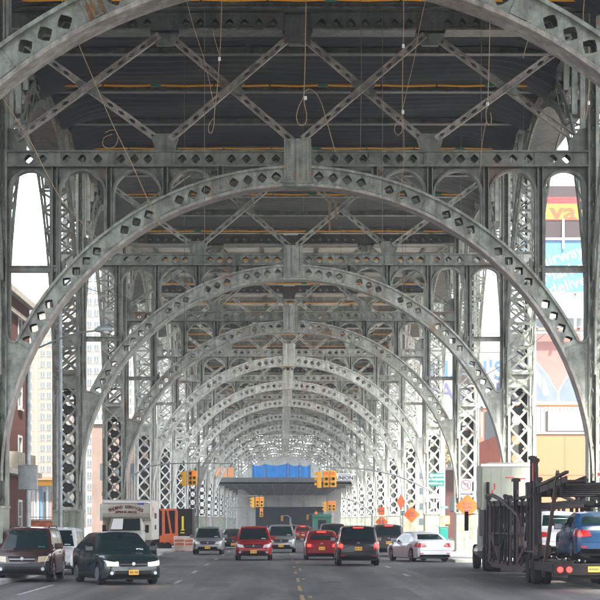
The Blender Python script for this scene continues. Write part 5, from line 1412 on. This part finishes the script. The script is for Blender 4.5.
# ------------------------------------------------------------------ apartment towers
def tower(label, px0, px1, pytop, d, m, depth, px_win, storey=2.9, cols=8, fins=True):
    x0, x1 = gx(px0,d), gx(px1,d); H = at(0,pytop,d).z
    t = thing('apartment_tower', label, 'tower block', (x0, d, 0)); w_ = x1-x0
    MB().box(0,w_,0,depth,0,H).build('wall', m, t)
    n = int(H/storey); cnt = 0
    cw_ = w_/cols
    wm_ = MB().box(-cw_*.30,cw_*.30,-.12,-.02,0,1.35).mesh('window', M['win'])
    fm = MB().box(-cw_*.34,cw_*.34,-.30,-.02,-.16,-.02).mesh('sill', M['sill'])
    mm = MB().box(-.08,.08,-.16,-.121,0,1.35).mesh('mullion', M['sill'])
    for i in range(n):
        z = 1.0+i*storey
        MB().box(-.05,w_+.05,-.10,0,z-.55,z-.35).build('floor_band', M['sill'], t) if i % 1 == 0 else None
        for k in range(cols):
            if (k % 4) == 3 and fins: continue
            o = link('window', wm_, t, ((k+.5)*cw_,0,z)); link('sill', fm, o); link('mullion', mm, o)
    for k in range(int(depth/5)):
        pass
    wr_ = MB().box(-.02,.12,-.8,.8,0,1.3).mesh('window', M['win'])
    for i in range(n):
        for k in range(max(1,int(depth/6))): link('window', wr_, t, (w_,3+k*6,1.0+i*storey))
    if fins:
        for k in range(cols):
            if k % 4 == 3: MB().box((k+.2)*cw_,(k+.8)*cw_,-.5,0,0,H).build('pier', m, t)
    MB().box(-.3,w_+.3,-.3,depth+.3,H,H+1.1).build('parapet', M['stone'], t); MB().box(w_*.3,w_*.6,depth*.3,depth*.6,H+1.1,H+4.5).build('roof_house', m, t)
    return t
tower('beige slab apartment tower with rows of windows behind the brick building', 14, 84, 303, 530, M['beige'], 18, 0, cols=11)
tower('taller cream apartment tower between the second and third left columns', 86, 114, 269, 480, M['cream'], 30, 0, cols=4)
tower('farther cream apartment tower seen past the third left column', 126, 160, 300, 600, M['cream'], 20, 0, cols=5)
lowb = thing('low_building', 'low pink-beige building behind the box truck', 'building', (gx(92,190), 190, 0))
wq = gx(175,190)-gx(92,190); MB().box(0,wq,0,15,0,11.5).build('wall', mat('pink_stucco',(.20,.14,.11),.85,noise=.3,nscale=.3), lowb)
for k in range(6): MB().box(.8+k*1.5,1.7+k*1.5,-.05,.02,2,3.6).build('window', M['win'], lowb); MB().box(.8+k*1.5,1.7+k*1.5,-.05,.02,6,7.6).build('window', M['win'], lowb)
MB().box(-.2,wq+.2,-.3,15.2,11.5,11.9).build('parapet', M['stone'], lowb)
# ------------------------------------------------------------------ right side buildings
ow = thing('orange_warehouse', 'orange stucco warehouse with white letter behind the car carrier', 'warehouse', (16.7, 150, 0))
HW = at(0,434,150).z
MB().box(0,40,0,26,0,HW).build('wall', M['orange_wall'], ow)
MB().box(-.12,-.005,0,15.8,0,HW-.02).build('side_wall', M['orange_wall2'], ow)
MB().box(-.15,40.1,-.12,.2,HW,HW+.16).build('parapet', M['stone'], ow); 
for z in (2.6, HW*.63): MB().box(0,40,-.02,-.003,z,z+.03).build('joint_line', M['orange_wall2'], ow)
for k in range(7): MB().box(1.5+k*3.4,1.53+k*3.4,-.02,-.003,0,HW).build('joint_line', M['orange_wall2'], ow)
xk = gx(588,150)-16.7
text_mesh('K&G', 1.15, M['white'], 'lettering', ow, (xk,-.03,at(0,469,150).z), depth=.02, bold=.03, align='LEFT')
MB().box(-.16,-.12,3.5,7.5,.2,3.2).build('roller_door', M['galv'], ow); MB().box(-.16,-.12,10,12,.2,2.6).build('door', M['dark'], ow)
# plant on the warehouse roof
rp = thing('roof_plant', 'white duct boxes and orange pipe rail along the warehouse roof', 'roof equipment', (16.7,153,HW))
for k in range(5):
    x = 4+k*4.1; MB().box(x,x+3.6,0,1.5,.35,2.0).build('duct_box', M['corrugated'], rp, bevel=.05); MB().box(x+.2,x+.4,.2,.4,0,.35).box(x+3.2,x+3.4,.2,.4,0,.35).build('support', M['galv'], rp)
MB().tube([(0,.6,2.5),(26,.6,2.5)], .14, 8).build('pipe', M['orange_paint'], rp); MB().box(3,26,-.2,-.1,.2,.3).build('rail', M['galv'], rp)
wb = thing('white_building', 'white corrugated building carrying the face billboard on its roof', 'building', (gx(500,178),178,0))
HH = at(0,404,178).z; ww = 22
MB().box(0,ww,0,14,0,HH).build('wall', M['corrugated'], wb)
rbm = MB().box(-.035,.035,-.06,0,HH-4,HH).mesh('siding_rib', M['corrugated'])
for k in range(int(ww/.36)): link('siding_rib', rbm, wb, (.2+k*.36,0,0))
MB().box(-.1,ww+.1,-.15,.1,HH,HH+.18).build('roof_edge', M['white'], wb)
# billboards
def billboard(name, label, px0, px1, py0, py1, d, m, yaw=0):
    c = at((px0+px1)/2,(py0+py1)/2,d); w_ = (px1-px0)*d/F; h_ = (py1-py0)*d/F
    t = thing(name, label, 'billboard', (c.x,c.y,c.z)); t.rotation_euler = (0,0,yaw)
    MB().box(-w_/2,w_/2,0,.25,-h_/2,h_/2).build('panel', m, t)
    MB().box(-w_/2-.12,w_/2+.12,-.05,.3,-h_/2-.14,-h_/2).box(-w_/2-.12,w_/2+.12,-.05,.3,h_/2,h_/2+.14).box(-w_/2-.12,-w_/2,-.05,.3,-h_/2,h_/2).box(w_/2,w_/2+.12,-.05,.3,-h_/2,h_/2).build('frame', M['galv'], t)
    for k in range(4):
        x = -w_/2+.6+k*(w_-1.2)/3; MB().box(x-.12,x+.12,.4,.64,-c.z if name == 'billboard' and py1 > 420 else -h_/2-3.5,h_/2).build('support', M['galv'], t)
    return t, w_, h_
t, w_, h_ = billboard('billboard', 'billboard of an open blue shirt collar and neck, above the white building', 527, 612, 333, 403, 182, M['print_white'])
def shp(pts, m, nm, y): 
    MB().prism([(x*w_-w_/2, z*h_-h_/2) for x,z in pts], y-.006, y).build(nm, m, t)
shp([(.0,1),(.62,1),(.66,.78),(.58,.55),(.42,.30),(.36,.16),(.24,.42),(.10,.62),(0,.68)], M['skin_print'], 'neck_print', -.008)
shp([(.0,.66),(.10,.60),(.24,.40),(.36,.14),(.34,0),(.12,0),(.06,.25),(0,.3)], M['print_blue'], 'collar_print', -.016)
shp([(.64,.74),(.58,.55),(.44,.30),(.38,.16),(.40,0),(.62,0),(.66,.3),(.80,.45),(.78,.62)], M['print_blue'], 'collar_print', -.022)
shp([(.80,.45),(.92,.2),(1,.1),(1,0),(.66,0),(.70,.3)], mat('print_shadow',(.36,.41,.55),.6), 'shirt_print', -.012)
shp([(.10,.50),(.22,.30),(.27,.12),(.20,.1),(.12,.3)], M['print_white'], 'shirt_print', -.026)
shp([(.04,.98),(.30,.92),(.40,.70),(.36,.52),(.26,.60),(.12,.66),(.0,.74),(0,.9)], mat('print_skin_dark',(.17,.065,.05),.6,noise=.8,nscale=.5,col2=(.24,.11,.09)), 'neck_print', -.0145)
for (a_,b_,c_,d_) in ((.70,.62,.66,.05),(.80,.60,.84,.10),(.90,.42,.93,.04),(.18,.42,.15,.06),(.05,.55,.03,.2)): shp([(a_,b_),(a_+.012,b_),(c_+.02,d_),(c_,d_)], M['print_blue'], 'fold_print', -.030)
bmx = thing('gantry_beam', 'brown steel beam with lamps above the collar billboard', 'beam', tuple(at(566,329.5,181)))
MB().box(-3.4,6,-.3,-.1,-.10,.14).build('beam', mat('rusty_brown',(.30,.17,.12),.7,noise=.5,nscale=2), bmx); MB().box(-3.4,6,-.15,.3,-.42,-.12).build('lower_beam', M['galv'], bmx)
for k in range(5): MB().box(-3+k*2,-2.7+k*2,-.9,-.3,.10,.18).build('lamp', M['galv'], bmx)
t, w_, h_ = billboard('billboard', 'sky blue supermarket billboard with slanted white words', 522, 606, 240, 292, 186, M['print_sky'])
for i, (txt, px, py, sz) in enumerate((('Fairway', 534, 265, 1.62), ('Market', 543, 278, 1.62), ('delivers', 549, 291, 1.62))):
    c = at(px, py, 186); o = text_mesh(txt, sz, M['white'], 'lettering', t, (c.x-t.location.x, -.03, c.z-t.location.z), depth=.01, bold=0, align='LEFT'); o.rotation_euler = (R(90), R(-17), 0)
t, w_, h_ = billboard('billboard', 'white billboard with pale blue and purple letters right of the third column', 436, 508, 352, 405, 208, M['print_white'])
for txt, px, py, sz, m_ in (("MAN'S", 505.5, 371, 2.9, 'print_pale'), ('PALACE', 506, 391.5, 2.4, 'print_purple')):
    c = at(px, py, 208); text_mesh(txt, sz, M[m_], 'lettering', t, (c.x-t.location.x, -.03, c.z-t.location.z), depth=.01, bold=.02, align='RIGHT')
lb_ = thing('led_billboard', 'dark rooftop box with glowing yellow letters on a red screen', 'billboard', tuple(at(563,210,186)))
wl_ = 4.3
MB().box(-wl_/2,wl_/2+2,0,1.5,-2.7,2.35).build('housing', M['maroon_wall'], lb_)
MB().box(-wl_/2+.25,wl_/2+.1,-.06,0,-1.0,1.25).build('screen', M['led_red'], lb_)
MB().box(-wl_/2+.3,wl_/2-.1,-.07,-.061,-.9,.62).build('yellow_field', M['led_yellow'], lb_)
text_mesh('va', 2.3, M['led_orange'], 'lettering', lb_, (0,-.09,-.22), depth=.01, bold=.06, xs=1.25)
for r_ in range(10): MB().box(-wl_/2+.26,wl_/2+.09,-.115,-.11,-.95+r_*.22,-.93+r_*.22).build('screen_seam', M['maroon_wall'], lb_)
MB().box(-.1,.1,-.3,-.2,-3.8,-.9).build('mast', M['white'], lb_); MB().box(-wl_/2-.2,wl_/2+2.2,-.2,1.6,-2.95,-2.7).build('base_ledge', M['galv'], lb_)
# storage building that carries the three upper boards
sb_ = thing('storage_building', 'tall pale building behind the upper billboards', 'building', (gx(528,192),192,0))
MB().box(0,26,0,20,0,at(0,318,192).z).build('wall', M['corrugated'], sb_)
for k in range(8): MB().box(1+k*3,2.4+k*3,-.05,.02,14,16).build('window', M['win'], sb_)
mb_ = thing('brick_block', 'dark red block behind the green highway sign', 'building', (gx(446,215),215,0))
MB().box(0,7,0,10,0,at(0,470,215).z).build('wall', M['brick'], mb_); MB().box(-.1,7.1,-.1,.1,at(0,470,215).z,at(0,470,215).z+.3).build('parapet', M['stone'], mb_)
for k in range(4): MB().box(.5+k*1.6,1.4+k*1.6,-.06,.02,3,4.6).build('window', M['win'], mb_)
for (px0,px1,py,dd,m_,lab) in ((440,476,432,330,'orange_wall','distant salmon building above the green highway sign'),(474,503,408,270,'orange_wall2','salmon topped building between the third and second right columns'),(468,500,450,240,'corrugated','white low building left of the orange warehouse'),(395,440,440,400,'cream','cream distant building far down on the right'),(352,395,455,520,'corrugated','pale distant block at the far right end')):
    bb_ = thing('distant_building', lab, 'building', (gx(px0,dd),dd,0)); w3 = gx(px1,dd)-gx(px0,dd); h3 = at(0,py,dd).z
    MB().box(0,w3,0,14,0,h3).build('wall', M[m_], bb_); MB().box(-.2,w3+.2,-.2,14.2,h3,h3+.5).build('parapet', M['stone'], bb_)
    wm_ = MB().box(0,w3/10,-.06,.02,0,1.3).mesh('window', M['win'])
    for r_ in range(int(h3/3.2)):
        for k in range(6): link('window', wm_, bb_, (w3*(k+.3)/6.2,0,1+r_*3.2))

cb_ = thing('sky_blocker', 'unseen brown brick block added behind the camera to hide low sky', 'building', (-60,-262,0))  # out of view, added to cut sky reflections on the car rears
MB().box(0,120,-12,0,0,26).build('wall', M['brick'], cb_)
wm_ = MB().box(-.7,.7,-.05,.06,0,1.7).mesh('window', M['win'])
for r_ in range(7):
    for k in range(24): link('window', wm_, cb_, (3+k*5,0,1.5+r_*3.4))

# bits of green on the right: a banner and a street tree
bn = thing('green_banner', 'narrow bright green banner hanging between far right columns', 'banner', tuple(at(403.5,443,190)))
MB().add([(-.35,.02*math.sin(i),-1.7+3.4*i/10) for i in range(11)]+[(.35,.03*math.sin(i+1),-1.7+3.4*i/10) for i in range(11)], [(i,i+11,i+12,i+1) for i in range(10)]).build('cloth', mat('banner_green',(.10,.42,.12),.7), bn)
MB().box(-.4,.4,-.02,.02,1.7,1.76).build('rod', M['galv'], bn)
def tree(label, px, d, h, r, seed):
    t = thing('street_tree', label, 'tree', (gx(px,d), d, 0)); rr = random.Random(seed)
    tr = MB().tube([(0,0,0),(.05,0,h*.3),(-.05,.1,h*.55),(0,0,h*.9)], [.22,.17,.12,.04], 8)
    for k in range(9):
        a = rr.uniform(0,6.28); z = h*rr.uniform(.35,.8); L = r*rr.uniform(.5,.9); tr.tube([(0,0,z),(L*.5*math.cos(a),L*.5*math.sin(a),z+L*.3),(L*math.cos(a),L*math.sin(a),z+L*.45)], [.07,.05,.02], 5)
    tr.build('trunk', mat('bark',(.12,.09,.07),.9,noise=.5,nscale=6), t)
    cr = MB(); cl = [(Vector((rr.gauss(0,r*.5), rr.gauss(0,r*.5), h*.72+rr.gauss(0,h*.14))), rr.uniform(.35,.8)) for _ in range(46)]
    for c, s_ in cl:
        for _ in range(60):
            p = c+Vector((rr.gauss(0,1),rr.gauss(0,1),rr.gauss(0,.8)))*s_*.6; u = Vector((rr.uniform(-1,1),rr.uniform(-1,1),rr.uniform(-1,1))).normalized()*.13; v = u.cross(Vector((rr.uniform(-1,1),rr.uniform(-1,1),1))).normalized()*.08
            cr.add([p-u,p+v,p+u,p-v],[(0,1,2,3)])
    tag(cr.build('crown', mat('leaves',(.09,.16,.035),.7,noise=.6,nscale=2,col2=(.04,.09,.02),rnd=.2), t))
tree('green street tree seen between the third and fourth right columns', 443, 245, 12.5, 2.2, 4)
# ------------------------------------------------------------------ ropes hanging from the rigging
def smooth_path(pts, n=6):
    out = []
    P_ = [pts[0]]+pts+[pts[-1]]
    for i in range(1, len(P_)-2):
        p0,p1,p2,p3 = (Vector(P_[i+k]) for k in (-1,0,1,2))
        for k in range(n):
            t = k/n; out.append(.5*((2*p1)+(p2-p0)*t+(2*p0-5*p1+4*p2-p3)*t*t+(3*p1-p0-3*p2+p3)*t**3))
    out.append(Vector(pts[-1])); return out
def rope(label, pix, d, r=.013, m='rope', group=None, name='rope', tags=()):
    pts = [at(px, py, d + .25*math.sin(i*1.3)) for i, (px, py) in enumerate(pix)]
    o = thing(name, label, name.replace('_', ' '), tuple(pts[0]), 0, group)
    MB().tube([p-pts[0] for p in smooth_path(pts)], r*.8, 5).build('strand', M[m], o, smooth=True)
    for (px, py) in tags:
        p = at(px, py, d-.05)-pts[0]; MB().box(p.x-.035,p.x+.035,p.y-.02,p.y+.02,p.z-.05,p.z+.05).build('clip', M['white_tag'], o, bevel=.01)
    return o
d = 50
rope('long straight rope hanging at mid picture and ending in a narrow loop', [(307,-30),(306,0),(305,60),(304,90),(303,98),(299,106),(296.5,116),(298,123),(302,125.5),(306,122),(306.5,114),(304.5,104),(304,96)], d, .016, tags=((305.5,98),))
rope('pale rope end curving right from the middle loop', [(304,92),(309,89),(315,92),(321,102),(327,122),(332,140),(335.5,152)], d+.2, .013)
rope('rope at upper left with a white tag and a small loop', [(222,-20),(221,30),(219.5,58),(217,90),(214.5,112),(214,124),(211.5,133),(208.5,131),(209,125),(213.5,118)], d+.6, .013, tags=((219.5,59),))
rope('thin rope hanging left of the tagged rope, joined to it low down', [(184,-10),(193,25),(203,56),(210,85),(214,108)], d+.8, .010)
rope('short frayed rope beside the tagged rope', [(212.5,29),(215,40),(219,54)], d+.6, .010)
rope('long slanting rope crossing the upper left from edge to arch', [(58,-10),(75,35),(95,83),(113,125),(130,160),(147,198),(160,225)], d-1, .014)
rope('slanting line from the far left edge down to the first arch', [(-4,88),(12,112),(31,142),(46,172),(62,200),(85,226),(108,248)], d-2, .014)
rope('small coil of rope hanging upper left of the second node', [(112,134),(104,138),(103,145),(108,148),(115,146),(118,138),(116,131),(111,130),(105,133)], d, .010)
rope('rope at upper right ending in a hook below the diagonal', [(490,-10),(489.5,40),(488.5,80),(487.5,104),(486,112),(486.5,121),(489.5,125),(491.5,120),(490.5,113)], d+.4, .014, tags=((487.5,104),))
rope('rope with two white tags right of middle, looping at its foot', [(403.5,-10),(403.5,30),(403,48),(402.5,80),(402,111),(401,118),(396,124),(394.5,131),(398,135),(402,131),(402,120)], d+.3, .012, tags=((403.3,46),(402.8,112)))
rope('thin slanting rope right of the double-tagged rope', [(428,-10),(420,25),(414,60),(408,85),(402,112)], d+.5, .009)
rope('pale rope with a tag near the right edge', [(585,-10),(583,24),(588,45),(589.5,66),(588.5,95),(586,118),(583.5,118),(584.5,106),(590,88)], d-1, .013, tags=((581.5,24),(588.5,103)))
rope('dark slanting rope near the upper right arch', [(552,-10),(543,15),(530,35),(523,58)], d-1, .010)
rope('frayed rope hanging below the hooked rope at right', [(486,122),(482,145),(480,172)], d+.4, .010)
rope('rope fastened beside the wooden batten on the second bay', [(403,112),(404,160),(399,196)], d+12, .010)
wb_ = thing('wooden_batten', 'short wooden battens tied to a rope below the first arch', 'batten', tuple(at(332.5,212,70)))
for (a_,b_,c_,d_) in ((-.12,.42,-.10,-.75),(.10,.30,.14,-.25)): MB().bar((a_,0,b_),(c_,0,d_),.07,.05).build('batten', mat('raw_wood',(.34,.22,.13),.8,noise=.4,nscale=9), wb_)
rw = random.Random(3)
for k in range(16):
    px = rw.uniform(60, 540); d_ = rw.uniform(58, 100); x = gx(px, d_)
    z1 = 19.0; zl = at(0, rw.uniform(150, 330), d_).z
    h0 = math.sqrt(max(0, (9.7)**2-x*x))+3.4
    zl = max(zl, 3.5)
    o = MB().tube([(0,0,0),(rw.uniform(-.05,.05),0,(zl-z1)/2),(0,0,zl-z1)], .008, 4).build('hanging_wire', M['wire'], None)
    o.location = (x, d_, z1); tag(o, 'hair-thin dark wire hanging straight down from the viaduct deck', 'wire', 'thin wires hanging from the deck')
for k,(p0,p1,lab) in enumerate((((0,168),(600,186),'sagging overhead cable crossing below the first crossbeam'),((25,256),(160,300),'thin cable slanting across the left opening below the strut'),((460,390),(620,262),'thin cable rising to the right across the billboards'))):
    da = 80
    a_, b_ = at(*p0,da), at(*p1,da); n = 16
    if k == 0: continue
    pts = [a_.lerp(b_,i/n)+Vector((0,0,-.5*math.sin(PI*i/n))) for i in range(n+1)]
    o = MB().tube([p-a_ for p in pts], .012, 4).build('overhead_cable', M['wire'], None); o.location = a_; tag(o, lab, 'cable')
# drifting air
hz = MB().box(-1510, 1510, -310, 3010, -1, 95).build('haze', None if False else M['white'], None)
hm = bpy.data.materials.new('air'); hm.use_nodes = True; hn = hm.node_tree.nodes; hn.clear()
ho_ = hn.new('ShaderNodeOutputMaterial'); hv = hn.new('ShaderNodeVolumePrincipled'); hv.inputs['Density'].default_value = .0005; hv.inputs['Color'].default_value = (.95,.97,1,1); hv.inputs['Anisotropy'].default_value = .2
hm.node_tree.links.new(hv.outputs[0], ho_.inputs['Volume']); hz.data.materials.clear(); hz.data.materials.append(hm); tag(hz, kind='stuff')
